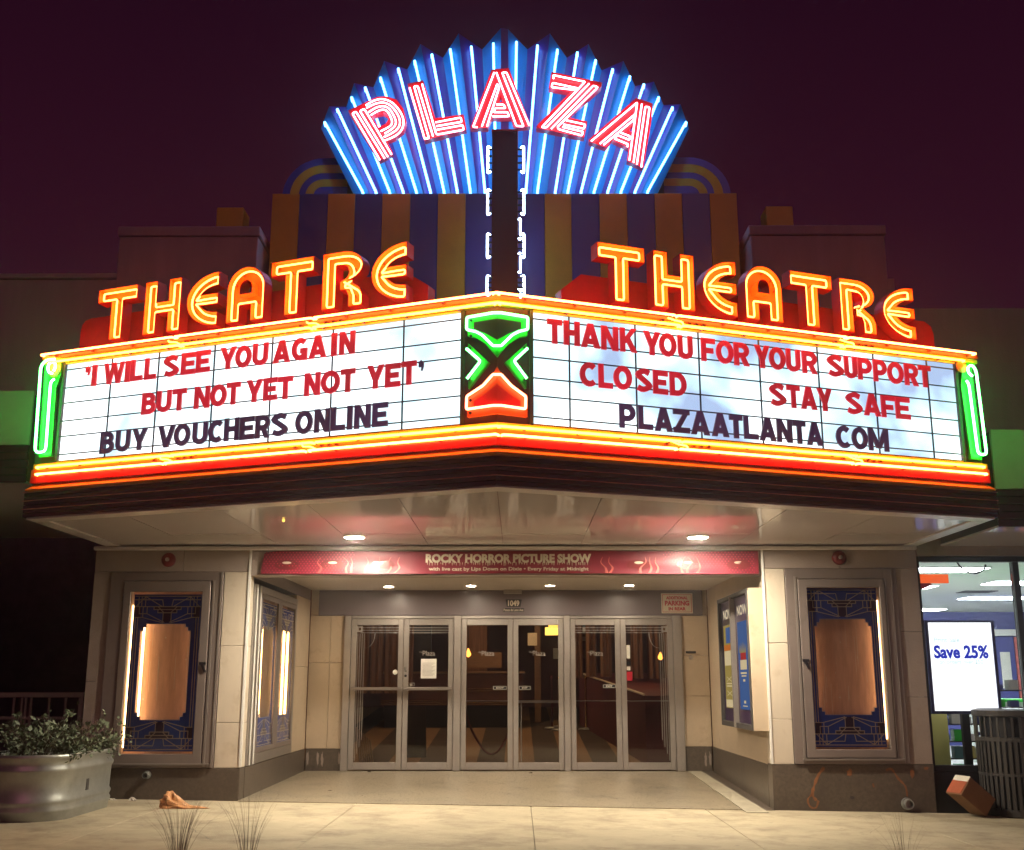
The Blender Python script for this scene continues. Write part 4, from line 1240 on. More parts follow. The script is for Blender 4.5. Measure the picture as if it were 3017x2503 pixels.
# ================================================================== POSTER CASES
def rect(x0, x1, z0, z1): return [(x0, z0), (x1, z0), (x1, z1), (x0, z1)]
def frame(name, fn, o, i, d0, d1, mat, par, bevel=0.0):
    m = MB(); m.prism(rect(*o), fn, d0, d1, [rect(*i)])
    return build(name, m, mat, par, bevel=bevel)
DECO = [[(.02, .012), (.98, .012)], [(.02, .035), (.42, .035), (.44, .08)], [(.98, .035), (.58, .035), (.56, .08)], [(.02, .08), (.98, .08)],
        [(.07, .012), (.07, .08)], [(.115, .012), (.115, .08)], [(.93, .012), (.93, .08)], [(.885, .012), (.885, .08)], [(.17, .012), (.17, .08)], [(.83, .012), (.83, .08)],
        [(.03, .08), (.17, .014), (.42, .08)], [(.97, .08), (.83, .014), (.58, .08)],
        [(.085, .08), (.085, .126), (.2, .126), (.2, .08)], [(.915, .08), (.915, .126), (.8, .126), (.8, .08)],
        [(.14, .08), (.14, .15)], [(.86, .08), (.86, .15)], [(.03, .15), (.13, .15), (.44, .185)], [(.97, .15), (.87, .15), (.56, .185)],
        [(.2, .126), (.46, .182)], [(.8, .126), (.54, .182)],
        [(.30, .08), (.30, .099), (.70, .099), (.70, .08)], [(.36, .099), (.36, .12), (.64, .12), (.64, .099)], [(.36, .08), (.45, .12)], [(.64, .08), (.55, .12)],
        [(.44, .12), (.44, .185)], [(.56, .12), (.56, .185)]]
def hole_of(x0, x1, z0, z1, st=0.05):
    a, c = st * 0.6, st
    return [(x0 + a + a, z0), (x1 - a - a, z0), (x1 - a - a, z0 + c * .7), (x1 - a, z0 + c * .7), (x1 - a, z0 + c * 1.5), (x1, z0 + c * 1.5), (x1, z1 - c * 1.5), (x1 - a, z1 - c * 1.5), (x1 - a, z1 - c * .7), (x1 - 2 * a, z1 - c * .7), (x1 - 2 * a, z1), (x0 + 2 * a, z1), (x0 + 2 * a, z1 - c * .7), (x0 + a, z1 - c * .7), (x0 + a, z1 - c * 1.5), (x0, z1 - c * 1.5), (x0, z0 + c * 1.5), (x0 + a, z0 + c * 1.5), (x0 + a, z0 + c * .7), (x0 + 2 * a, z0 + c * .7)]
def deco_poster(fn, x0, x1, z0, z1, hx0, hx1, hz0, hz1, par, d):
    m = MB(); m.prism(rect(x0, x1, z0, z1), fn, d, d + 0.004, [hole_of(hx0, hx1, hz0, hz1)])
    p = build('poster', m, 'poster_blue', par)
    W_, HH = x1 - x0, z1 - z0
    m = MB()
    for fl in (0, 1):
        zf = (lambda v: z1 - v * HH) if not fl else (lambda v: z0 + v * HH)
        for q0, q1, v0, v1 in ((.30, .70, .081, .098), (.37, .63, .100, .119), (.445, .555, .121, .185), (.02, .11, .082, .149), (.89, .98, .082, .149)):
            zz = sorted((zf(v0), zf(v1)))
            m.prism(rect(x0 + q0 * W_, x0 + q1 * W_, zz[0], zz[1]), fn, d - 0.0012, d - 0.0006)
    build('print_plum', m, 'poster_dark', p)
    m = MB()
    def ln(a, b_, wd=0.0042):
        a, b_ = Vector(a), Vector(b_)
        if (b_ - a).length < 1e-6: return
        e = (b_ - a).normalized(); n = Vector((-e.y, e.x)) * wd
        a, b_ = a - e * wd, b_ + e * wd
        off = d - 0.0022 - 0.0006 * rr.random()
        vs = [a + n, b_ + n, b_ - n, a - n]
        m.add([fn(v.x, v.y, off) for v in vs], [(0, 1, 2, 3)])
    for fl in (0, 1):
        for L_ in DECO:
            Q = [(x0 + p_[0] * W_, (z1 - p_[1] * HH) if not fl else (z0 + p_[1] * HH)) for p_ in L_]
            for i in range(len(Q) - 1): ln(Q[i], Q[i + 1])
    for q in (.035, .07, .93, .965):
        ln((x0 + q * W_, z0 + .15 * HH), (x0 + q * W_, z1 - .15 * HH))
    Hc = hole_of(hx0 - .004, hx1 + .004, hz0 - .004, hz1 + .004)
    for i in range(len(Hc)): ln(Hc[i], Hc[(i + 1) % len(Hc)], 0.002)
    build('print_lines', m, 'gilt', p)
def lighttube(fn, a, z0, z1, d, par, mat='e_case', r=0.012):
    m = MB(); m.tube([fn(a, z0, d), fn(a, z1, d)], r, seg=8)
    return build('light_tube', m, mat, par, smooth=True)
def handle(fn, a, z, par, flip=1):
    m = MB()
    m.prism(rect(a - 0.035, a + 0.035, z - 0.014, z + 0.014), fn, -0.045, -0.02)
    m.prism([(a - 0.02 * flip, z - 0.014), (a + 0.012 * flip, z - 0.014), (a + 0.04 * flip, z - 0.085), (a + 0.02 * flip, z - 0.095)], fn, -0.05, -0.03)
    return build('handle', m, 'black', par)
def casebox(fn, x0, x1, z0, z1, depth, par):
    m = MB(); m.wall(rect(x0, x1, z0, z1), fn, 0.02, depth); build('case_lining', m, 'plaster', par)
    m = MB(); m.prism(rect(x0, x1, z0, z1), fn, depth, depth + 0.01); build('back_board', m, 'cork', par)
fF = XZ(0.0)
CA = thing('poster_case', (-3.63, 0.0, 0.26), 'empty lit poster case with wrinkled blue poster surround, left pier front', 'display case', 'poster cases')
frame('surround', fF, (-4.24, -3.018, 0.262, 2.300), (-4.092, -3.142, 0.30, 2.205), -0.02, 0.19, 'casemetal', CA, 0.004)
frame('door_frame', fF, (-4.088, -3.146, 0.304, 2.201), (-4.007, -3.238, 0.402, 2.086), -0.032, 0.02, 'casemetal', CA, 0.006)
part('trim_rib', -3.125, -3.105, -0.034, -0.021, 0.27, 2.21, 'casetrim', par=CA)
part('trim_rib', -3.046, -3.034, -0.030, -0.021, 0.27, 2.29, 'casetrim', par=CA)
part('sill_ledge', -4.18, -3.06, -0.05, -0.021, 0.292, 0.31, 'casetrim', par=CA)
m = MB(); m.prism(rect(-4.02, -3.225, 0.39, 2.10), fF, -0.012, -0.008); build('glass_pane', m, 'caseglass', CA)
deco_poster(fF, -3.985, -3.252, 0.425, 2.062, -3.892, -3.357, 0.748, 1.744, CA, 0.03)
casebox(fF, -4.03, -3.215, 0.385, 2.11, 0.15, CA)
for a in (-4.004, -3.875, -3.242):
    lighttube(fF, a, 0.46, 1.95, 0.085, CA, r=0.013)
handle(fF, -3.185, 1.33, CA)
CB = thing('poster_case', (3.66, 0.0, 0.3), 'empty copper-backed poster case with neat blue geometric surround, right pier front', 'display case', 'poster cases')
frame('surround', fF, (3.057, 4.256, 0.302, 2.337), (3.182, 4.122, 0.36, 2.225), -0.02, 0.19, 'casemetal', CB, 0.004)
frame('door_frame', fF, (3.186, 4.118, 0.364, 2.221), (3.284, 4.058, 0.450, 2.130), -0.032, 0.02, 'casemetal', CB, 0.006)
part('trim_rib', 3.150, 3.172, -0.034, -0.021, 0.32, 2.25, 'casetrim', par=CB)
part('trim_rib', 4.13, 4.136, -0.030, -0.021, 0.36, 2.22, 'casetrim', par=CB)
part('trim_rib', 4.20, 4.206, -0.030, -0.021, 0.31, 2.33, 'casetrim', par=CB)
part('sill_ledge', 3.14, 4.2, -0.05, -0.021, 0.34, 0.358, 'casetrim', par=CB)
m = MB(); m.prism(rect(3.27, 4.07, 0.44, 2.14), fF, -0.012, -0.008); build('glass_pane', m, 'caseglass', CB)
deco_poster(fF, 3.287, 4.040, 0.472, 2.126, 3.358, 3.962, 0.803, 1.793, CB, 0.03)
casebox(fF, 3.26, 4.08, 0.43, 2.15, 0.15, CB)
lighttube(fF, 4.058, 0.55, 2.0, 0.085, CB)
lighttube(fF, 3.29, 0.55, 1.7, 0.105, CB, r=0.008)
handle(fF, 3.225, 1.36, CB)
rs = random.Random(44)
def scuffs(fn, x0, x1, z0, z1, n, par, d=0.1485):
    m = MB()
    for k in range(n):
        x, z = rs.uniform(x0, x1), rs.uniform(z0, z1)
        if rs.random() < .55:
            hx, hz = 0.0016, rs.uniform(.05, .22)
        else:
            hx = hz = rs.uniform(.003, .008)
        m.prism([(x - hx, z - hz), (x + hx, z - hz), (x + hx * rs.uniform(.2, 1), z + hz), (x - hx, z + hz)], fn, d - rs.uniform(0, .0008), d + .0005)
    build('scuff_marks', m, 'gilt', par, kind='stuff')
scuffs(fF, 3.38, 3.92, 0.95, 1.65, 16, CB)
scuffs(fF, -3.86, -3.38, 0.9, 1.65, 14, CA)
# case on the left return wall, faces +X
fS = lambda a, b_, d: (-2.738 - d, a, b_)
CC = thing('poster_case', (-2.738, 1.5, 0.26), 'tall two-door poster case glowing warm on the left entrance wall', 'display case', 'poster cases')
frame('surround', fS, (0.215, 2.655, 0.262, 2.20), (0.57, 2.59, 0.37, 2.12), -0.014, 0.15, 'casetrim', CC, 0.004)
frame('door_frame', fS, (0.574, 1.578, 0.374, 2.116), (0.64, 1.48, 0.43, 2.06), -0.018, 0.0, 'casemetal', CC, 0.004)
frame('door_frame', fS, (1.582, 2.586, 0.374, 2.116), (1.70, 2.53, 0.43, 2.06), -0.018, 0.0, 'casemetal', CC, 0.004)
part('trim_rib', -2.712, -2.700, 0.27, 0.285, 0.27, 2.19, 'whitepaint', par=CC)
part('trim_rib', -2.712, -2.700, 0.44, 0.455, 0.27, 2.19, 'whitepaint', par=CC)
for y0, y1 in ((0.64, 1.48), (1.70, 2.53)):
    m = MB(); m.prism(rect(y0 - 0.01, y1 + 0.01, 0.42, 2.07), fS, -0.006, -0.003); build('glass_pane', m, 'sideglass', CC)
    deco_poster(fS, y0 - 0.005, y1 + 0.005, 0.425, 2.03, y0 + 0.09, y1 - 0.10, 0.75, 1.76, CC, 0.006)
casebox(fS, 0.60, 2.57, 0.40, 2.10, 0.10, CC)
for a in (0.86, 1.88, 2.12, 2.36):
    lighttube(fS, a, 0.72, 1.78, 0.035, CC, mat='e_case2', r=0.015)
for y0, z in ((0.86, 1.45), (0.86, 1.3), (0.92, 1.15)):
    m = MB(); m.prism(rect(y0, y0 + 0.32, z - 0.05, z), fS, 0.085, 0.089); build('notice_print', m, 'poster_dark', CC)
# projecting case on the right entrance wall, faces -X
XR = 2.640
fR = lambda a, b_, d: (XR + d, a, b_)
CD = thing('poster_case', (2.73, 0.9, 0.63), 'dark two-door backlit case holding two posters, right entrance wall', 'display case', 'poster cases')
part('case_side', 2.652, 2.818, 0.012, 0.030, 0.632, 2.130, 'tan', 0.004, par=CD)
part('case_body', 2.70, 2.820, 0.032, 1.86, 0.634, 2.128, 'darkgrey', par=CD)
frame('surround', fR, (0.033, 1.86, 0.634, 2.128), (0.10, 1.80, 0.69, 2.08), 0.0, 0.055, 'darkgrey', CD, 0.003)
m = MB(); m.prism(rect(0.93, 0.975, 0.64, 2.10), fR, -0.02, 0.05); build('mullion', m, 'casetrim', CD, bevel=0.004)
for y0, y1, base in ((0.98, 1.80, 'ps_gold'), (0.10, 0.925, 'ps_blue')):
    m = MB(); m.prism(rect(y0, y1, 0.69, 2.08), fR, 0.038, 0.044); build('backing', m, 'poster_dark', CD)
    a0, a1 = y0 + 0.15, y1 - 0.13
    pz0, pz1 = 0.84, 1.80
    m = MB(); m.prism(rect(a0, a1, pz0, pz1), fR, 0.032, 0.037); p = build('backlit_poster', m, base, CD)
    m = MB(); textmesh(m, 'NOW SHOWING'[0:3] if False else 'NOW', (0, 0, 0, 0) if False else (-(y1 - 0.14), -(y0 + 0.14), 1.87, 1.985), (lambda a, b_, d: fR(-a, b_, d)), 0.036, 0.02)
    build('backlit_title', m, 'e_title', CD)
    W_, HH = a1 - a0, pz1 - pz0
    def pr(q0, q1, v0, v1, mt, d=0.030):
        m = MB(); m.prism(rect(a1 - q1 * W_, a1 - q0 * W_, pz1 - v1 * HH, pz1 - v0 * HH), fR, d, d + 0.0012); build('print_block', m, mt, p)
    if base == 'ps_gold':
        pr(.3, .8, .03, .22, 'ps_blue'); pr(.05, .95, .24, .31, 'ps_orange'); pr(.05, .95, .312, .49, 'ps_cream')
        pr(.15, .85, .70, .715, 'ps_cream'); pr(.15, .85, .73, .745, 'ps_cream'); pr(.05, .95, .90, .99, 'ps_cream')
        for v in (.62, .79):
            m = MB()
            for sg in (1, -1):
                c0, c1_ = (a0 + .2 * W_, a1 - .2 * W_) if sg > 0 else (a1 - .2 * W_, a0 + .2 * W_)
                za, zb_ = pz1 - v * HH, pz1 - (v + .06) * HH
                m.add([fR(c0, za, 0.029 + sg * .0003), fR(c0, za - .008, 0.029 + sg * .0003), fR(c1_, zb_ - .008, 0.029 + sg * .0003), fR(c1_, zb_, 0.029 + sg * .0003)], [(0, 1, 2, 3)])
            build('print_lines', m, 'ps_cream', p)
    else:
        pr(.25, .8, .36, .44, 'ps_red'); pr(.2, .85, .442, .55, 'ps_cream', 0.0298); pr(.2, .8, .58, .60, 'ps_cream'); pr(.28, .75, .615, .63, 'ps_cream'); pr(.42, .62, .66, .685, 'ps_cream'); pr(.42, .6, .90, .93, 'ps_cream'); pr(.3, .75, .955, .965, 'ps_cream')
        m = MB()
        for k in range(7):
            c_ = a0 + W_ * (.22 + .095 * k); m.prism([(c_ - .02, pz1 - .36 * HH), (c_ + .02, pz1 - .36 * HH), (c_ + (k - 3) * .016, pz1 - (.27 - .012 * (3 - abs(k - 3))) * HH)], fR, .030, .0312)
        build('print_rays', m, 'ps_gold', p)

# ================================================================== BELLS, PIPES, SIGNS
def bell(x, z, y, lab):
    t = thing('alarm_bell', (x, y, z), lab, 'alarm bell', 'red alarm bells above the poster cases')
    m = MB(); m.lathe([(0.078, 0.0), (0.078, -0.02), (0.066, -0.045), (0.04, -0.058), (0.028, -0.058)], (x, y, z), 'y', 24)
    build('gong', m, 'bell', t, smooth=True)
    m = MB(); m.lathe([(0.022, -0.055), (0.022, -0.066), (0.010, -0.069)], (x, y, z), 'y', 14)
    build('boss', m, 'alum', t, smooth=True)
bell(-3.631, 2.432, 0.0, 'round red alarm bell above the left pier poster case')
bell(3.658, 2.452, 0.0, 'round red alarm bell above the right pier poster case')
def pipe(x, z, y, lab, r):
    t = thing('drain_pipe', (x, y, z), lab, 'pipe', 'pipe stubs in the granite base')
    m = MB(); m.lathe([(r * 1.25, 0.0), (r * 1.25, -0.03), (r, -0.03), (r, -0.09), (r * 0.8, -0.09), (r * 0.8, -0.02)], (x, y, z), 'y', 18)
    build('pipe_stub', m, 'galv', t)
    m = MB(); m.lathe([(r * 0.78, -0.02), (r * 0.78, -0.03)], (x, y, z), 'y', 18)
    build('pipe_mouth', m, 'black' if r < 0.04 else 'alum', t)
pipe(-3.698, 0.192, -0.006, 'small chrome pipe stub low on the left granite base', 0.032)
pipe(4.19, -0.09, -0.006, 'white capped pipe stub low on the right granite base', 0.048)
# downlights
def downlight(x, y, z, r, lab, grp, mat):
    t = thing('ceiling_light', (x, y, z), lab, 'ceiling light', grp)
    m = MB(); m.lathe([(r * 1.14, 0.0), (r * 1.14, -0.014), (r * 1.0, -0.016), (r * 1.0, 0.0)], (x, y, z), 'z', 28); build('trim_ring', m, 'whitepaint', t)
    m = MB(); m.lathe([(r * 0.985, -0.004), (r * 0.985, -0.0085)], (x, y, z), 'z', 28); build('lens', m, mat, t)
downlight(-1.50, -0.80, 2.587, 0.10, 'large round downlight in the marquee soffit, left one', 'marquee soffit lights', 'e_down')
downlight(2.01, -0.78, 2.587, 0.10, 'large round downlight in the marquee soffit, right one', 'marquee soffit lights', 'e_down')
for i, (x, y) in enumerate([(-1.562, 2.92), (-0.454, 2.82), (0.597, 2.78), (1.644, 2.74)]):
    downlight(x, y, 2.400, 0.062, 'small recessed downlight, %s from the left over the doors' % ORD[i], 'recessed lights over the doors', 'e_down2')
m = MB(); m.lathe([(0.010, 0), (0.012, -0.012), (0.006, -0.02)], (-1.98, -2.0, 2.586), 'z', 12)
tag(build('indicator_lamp', m, 'e_lantern'), 'tiny bright pin lamp in the front left of the soffit', 'lamp')
# banner
TX0, TX1 = -0.83, 0.965
BN = thing('fabric_banner', (0.08, -0.03, 2.28), 'long red fabric banner with cream lettering over the entrance', 'banner')
nB = 60
top, bot = [], []
rb = random.Random(3)
for i in range(nB + 1):
    x = -2.615 + (2.773 + 2.615) * i / nB
    top.append((x, 2.523 + 0.004 * math.sin(x * 2.1)))
    bot.append((x, 2.279 + 0.005 * math.sin(x * 1.7 + 1)))
top[0] = (-2.585, 2.50); top[1] = (-2.53, 2.515)
bY = lambda x, z: -0.035 - 0.008 * math.sin(x * 9) * math.sin(x * 2.3) - 0.004 * math.sin(z * 30 + x * 3)
m = MB()
NZ = 6
vs = []
for i in range(nB + 1):
    for k in range(NZ + 1):
        x = bot[i][0] + (top[i][0] - bot[i][0]) * k / NZ; z = bot[i][1] + (top[i][1] - bot[i][1]) * k / NZ
        vs.append((x, bY(x, z), z))
fs = [(i * (NZ + 1) + k, (i + 1) * (NZ + 1) + k, (i + 1) * (NZ + 1) + k + 1, i * (NZ + 1) + k + 1) for i in range(nB) for k in range(NZ)]
n0 = len(vs)
vs2 = [(x, y + 0.003, z) for x, y, z in vs]
m.add(vs + vs2, fs + [tuple(i + n0 for i in f[::-1]) for f in fs])
build('cloth', m, 'bannerred', BN, smooth=True)
fB = lambda a, b_, d: (a, bY(a, b_) - 0.004 - d, b_)
m = MB(); textmesh(m, 'ROCKY HORROR PICTURE SHOW', (TX0, TX1, 2.395, 2.492), fB, 0.0, 0.055)
rr = random.Random(9)
x = TX0 + .02
while x < TX1 - .01:
    ln_ = rr.uniform(0.010, 0.034); w2 = rr.uniform(0.003, 0.006)
    m.add([fB(x - w2, 2.400, 0.0005), fB(x + w2, 2.400, 0.0005), fB(x + w2 * .6, 2.394 - ln_ * .8, 0.0005), fB(x, 2.392 - ln_, 0.0005), fB(x - w2 * .6, 2.394 - ln_ * .8, 0.0005)], [(0, 1, 2, 3, 4)])
    x += rr.uniform(0.018, 0.042)
build('title_lettering', m, 'bannertext', BN)
m = MB(); textmesh(m, 'with live cast by Lips Down on Dixie \u2022 Every Friday at Midnight', (TX0 + .035, TX1 - .03, 2.300, 2.350), fB, 0.0, 0.022)
build('small_lettering', m, 'bannertext', BN)
m = MB()
for (xa, xb) in ((-2.58, -1.6), (1.75, 2.74)):
    z = 2.292
    r_ = 0
    while z < 2.515:
        x = xa + (0.02 if r_ % 2 else 0)
        while x < xb:
            q = 0.0075
            m.add([fB(x + q * math.cos(k * PI / 3), z + q * math.sin(k * PI / 3), 0.0) for k in range(6)], [tuple(range(6))])
            x += 0.036
        z += 0.024; r_ += 1
build('dot_print', m, 'bannerdot', BN, kind='stuff')
# plain painted swashes and ovals either side of the lettering
for cx_ in (-2.337, -1.839, -1.294, 1.479, 2.017, 2.56):
    m = MB(); m2 = MB()
    P = [fB(cx_ + 0.13 * math.cos(k * PI / 9), 2.375 + 0.055 * math.sin(k * PI / 9), 0.001) for k in range(18)]
    m.add(P, [tuple(range(18))])
    P = [fB(cx_ + 0.05 * math.cos(k * PI / 6), 2.397 + 0.014 * math.sin(k * PI / 6), 0.002) for k in range(12)]
    m2.add(P, [tuple(range(12))])
    build('oval_print', m, 'bell', BN)
    build('pale_print', m2, 'bannertext', BN)
for cx_ in (-1.98, -1.70, -1.64, -1.46, -1.33, -1.22, -1.14, 1.10, 1.18, 1.52, 1.60, 1.68, 1.95, 2.03, 2.12):
    m = MB()
    Q = catmull([(cx_ + rr.uniform(-.03, .03), 2.285), (cx_ + rr.uniform(-.03, .03), 2.34), (cx_ + rr.uniform(-.04, .04), 2.40), (cx_ + rr.uniform(-.03, .03), 2.46)], 4)
    for i in range(len(Q) - 1):
        w0, w1 = 0.016 * (1 - i / len(Q)), 0.016 * (1 - (i + 1) / len(Q))
        m.add([fB(Q[i][0] - w0, Q[i][1], .003), fB(Q[i][0] + w0, Q[i][1], .003), fB(Q[i + 1][0] + w1, Q[i + 1][1], .003), fB(Q[i + 1][0] - w1, Q[i + 1][1], .003)], [(0, 1, 2, 3)])
    build('swash_print', m, 'bannerpink', BN)
# parking sign on the header
PS = thing('parking_sign', (2.395, DY - 0.03, 2.076), 'white and red sign reading ADDITIONAL PARKING IN REAR beside the doors', 'sign')
fH = lambda a, b_, d: (a, DY - 0.024 - d, b_)
m = MB(); m.prism(rect(2.178, 2.614, 2.078, 2.352), fH, 0.0, 0.012); build('board', m, 'bannertext', PS)
m = MB(); m.prism(rect(2.192, 2.600, 2.092, 2.338), fH, 0.0125, 0.0135, [rect(2.198, 2.594, 2.098, 2.332)]); build('border_print', m, 'signred', PS)
m = MB()
textmesh(m, 'ADDITIONAL', (2.245, 2.547, 2.268, 2.312), fH, 0.0135, 0.05)
textmesh(m, 'PARKING', (2.225, 2.567, 2.182, 2.252), fH, 0.0135, 0.05)
textmesh(m, 'IN REAR', (2.275, 2.517, 2.115, 2.162), fH, 0.0135, 0.05)
build('lettering', m, 'signred', PS)
AD = thing('address_sign', (0.11, DY - 0.03, 2.1), 'small black address plaque numbered 1049 above the centre doors', 'sign')
m = MB(); m.prism([(0.015, 2.165), (0.205, 2.165), (0.225, 2.27), (-0.005, 2.27)], fH, 0.0, 0.008); m.prism(rect(-0.04, 0.255, 2.098, 2.148), fH, 0.0, 0.008)
build('plaque', m, 'black', AD)
m = MB(); textmesh(m, '1049', (0.03, 0.19, 2.175, 2.258), fH, 0.0085, 0.04); textmesh(m, 'Ponce de Leon Ave', (-0.03, 0.245, 2.106, 2.142), fH, 0.0085, 0.02)
build('lettering', m, 'bannertext', AD)
m = MB(); m.box(-0.03, 0.225, DY - 0.12, DY - 0.022, 2.345, 2.398)
tag(build('door_sensor', m, 'alum', bevel=0.006), 'small pale box fixed to the ceiling above the address plaque', 'sensor')
KP = thing('wall_buzzer', (2.56, DY, 1.47), 'small black label and round button on the wall right of the doors', 'buzzer')
m = MB(); m.box(2.50, 2.64, DY - 0.012, DY - 0.001, 1.53, 1.56); build('label_strip', m, 'black', KP)
m = MB(); m.lathe([(0.032, -0.001), (0.03, -0.018)], (2.57, DY, 1.475), 'y', 16); build('button', m, 'alum', KP)

# ================================================================== DOORS
DF = thing('door_frame', (0.1, DY, -0.03), 'grey metal frame holding six glass doors in three pairs', 'door frame')
for x0, x1 in ((-2.25, -2.155), (-0.722, -0.620), (0.804, 0.892), (2.325, 2.446)):
    part('post', x0, x1, DY - 0.05, DY + 0.08, -0.035, 2.045, 'alum', 0.006, par=DF)
for x0, x1 in ((-2.154, -0.723), (-0.619, 0.803), (0.893, 2.324)):
    part('head_rail', x0, x1, DY - 0.035, DY + 0.08, 2.006, 2.045, 'alum', 0.004, par=DF)
doors = [(-2.150, -1.424), (-1.418, -0.726), (-0.616, 0.098), (0.104, 0.800), (0.896, 1.592), (1.598, 2.321)]
LBL = ['leftmost glass door with push bar and etched corner lines', 'glass door with a paper notice, second from left', 'glass door with EXIT sticker at its right edge, third from left', 'glass door showing yellow lantern, fourth from left', 'glass door with EXIT sticker, fifth from left', 'rightmost glass door with small stickers and etched corner lines']
fD = lambda a, b_, d: (a, DY - 0.012 - d, b_)
dth = []
for i, (x0, x1) in enumerate(doors):
    t = thing('glass_door', ((x0 + x1) / 2, DY, -0.02), LBL[i], 'door', 'entrance doors')
    dth.append(t)
    g0, g1 = x0 + 0.072, x1 - 0.072
    for a, b_ in ((x0, g0), (g1, x1)):
        part('stile', a, b_, DY - 0.022, DY + 0.022, -0.022, 2.002, 'alum', 0.004, par=t)
    part('top_rail', g0 + .001, g1 - .001, DY - 0.020, DY + 0.020, 1.915, 2.000, 'alum', 0.004, par=t)
    part('bottom_rail', g0 + .001, g1 - .001, DY - 0.020, DY + 0.020, -0.020, 0.075, 'alum', 0.004, par=t)
    part('glass_pane', g0 - .004, g1 + .004, DY - 0.004, DY + 0.004, 0.070, 1.92, 'glass', par=t)
    if i < 2:
        m = MB(); m.box(x0 + 0.01, x1 - 0.01, DY - 0.085, DY - 0.050, 1.030, 1.072); m.box(x0 + 0.02, x0 + 0.05, DY - 0.052, DY - 0.020, 1.035, 1.068); m.box(x1 - 0.05, x1 - 0.02, DY - 0.052, DY - 0.020, 1.035, 1.068)
        build('push_bar', m, 'casetrim', t, bevel=0.006)
    else:
        m = MB(); m.box(g0, g1, DY + 0.03, DY + 0.055, 0.88 - (0.02 if i == 3 else 0), 0.895)
        build('push_bar', m, 'alum', t)
    if i == 3:
        part('stay_bar', g0 + 0.03, g0 + 0.045, DY + 0.03, DY + 0.045, 0.08, 0.86, 'alum', par=t)
def strip(t, a0, a1, z0, z1, y=DY - 0.0065):
    m = MB(); m.box(a0, a1, y - 0.001, y, z0, z1); return build('etched_line', m, 'alum', t)
for i in (0, 1, 4, 5):
    g0, g1 = doors[i][0] + 0.072, doors[i][1] - 0.072
    for k in range(3):
        z = 1.885 - 0.035 * k
        strip(dth[i], g0 + (0.05 if i == 0 else 0), g1 - (0.05 if i == 5 else 0), z - 0.008, z)
for i, sg in ((0, 1), (5, -1)):
    e = (doors[i][0] + 0.076) if sg > 0 else (doors[i][1] - 0.076)
    for k in range(4):
        a = e + sg * (0.008 + 0.030 * k)
        strip(dth[i], min(a, a + sg * 0.008), max(a, a + sg * 0.008), 0.10 + 0.09 * k, 1.80)
    m = MB(); m.prism(rect(min(e, e + sg * .075), max(e, e + sg * .075), 1.82, 1.90), fD, -0.004, -0.003, [rect(min(e + sg * .022, e + sg * .053), max(e + sg * .022, e + sg * .053), 1.843, 1.877)])
    build('etched_corner', m, 'alum', dth[i])
    A_ = [(e + sg * (0.12 + 0.13 * math.sin(math.radians(a))), 1.80 - 0.20 + 0.0 + 0.20 * (1 - math.cos(math.radians(a)))) for a in range(0, 91, 10)]
    m = MB()
    m.add([p for q in A_ for p in ((q[0] - 0.006, DY - 0.0075, q[1]), (q[0] + 0.006, DY - 0.0075, q[1] + 0.004))], [(2 * k, 2 * k + 1, 2 * k + 3, 2 * k + 2) for k in range(len(A_) - 1)])
    build('etched_arc', m, 'alum', dth[i])
for i, (x0, x1) in ((2, (-0.174, 0.02)), (3, (0.180, 0.345)), (4, (1.34, 1.518))):
    zc = 1.0625 if i != 4 else 1.085
    m = MB(); m.prism(rect(x0, x1, zc - 0.027, zc + 0.027), fD, -0.0035, -0.0025); build('exit_sticker', m, 'black', dth[i])
    m = MB(); m.prism(rect(x0 + .004, x1 - .004, zc - 0.023, zc + 0.023), fD, -0.002, -0.0012, [rect(x0 + .009, x1 - .009, zc - 0.019, zc + 0.019)]); textmesh(m, 'EXIT', (x0 + .045, x1 - .045, zc - .011, zc + .011), fD, -0.0012, 0.03); build('sticker_lettering', m, 'litter', dth[i])
for i, x0 in ((1, -1.205), (2, -0.385), (3, 0.325), (4, 1.125)):
    m = MB(); textmesh(m, 'Plaza', (x0 + .05, x0 + .225, 1.495, 1.565), fD, -0.003, 0.01); textmesh(m, 'the', (x0, x0 + .045, 1.535, 1.56), fD, -0.003, 0.0); build('etched_name', m, 'alum', dth[i])
NT = thing('paper_notice', (-1.068, DY - 0.012, 1.187), 'white paper notice taped to the second glass door', 'notice')
m = MB(); m.prism(rect(-1.175, -0.960, 1.190, 1.455), fD, -0.004, -0.0025); build('sheet', m, 'whitepaint', NT)
m = MB()
for k in range(11): m.prism(rect(-1.150, -0.985 - 0.02 * (k % 3), 1.395 - k * 0.0165, 1.400 - k * 0.0165), fD, -0.002, -0.0015)
build('print', m, 'alum', NT)
m = MB(); textmesh(m, 'PULL', (-1.405, -1.372, 1.28, 1.34), (lambda a, b_, d: (a, DY - 0.0235, b_)), 0, 0.02); build('pull_lettering', m, 'black', dth[1])
m = MB(); m.lathe([(0.018, 0.0), (0.014, -0.012)], (-1.385, DY - 0.022, 1.225), 'y', 14); build('lock', m, 'black', dth[1])
m = MB(); m.prism(rect(-1.35, -1.262, 1.085, 1.13), fD, -0.0035, -0.0025, [rect(-1.346, -1.266, 1.089, 1.126)]); textmesh(m, 'PULL', (-1.335, -1.277, 1.096, 1.119), fD, -0.003, 0.02); build('pull_sticker', m, 'litter', dth[1])
m = MB(); m.lathe([(0.035, 0.0), (0.035, -0.001)], (-1.53, DY - 0.006, 1.275), 'y', 18); build('round_sticker', m, 'litter', dth[0])
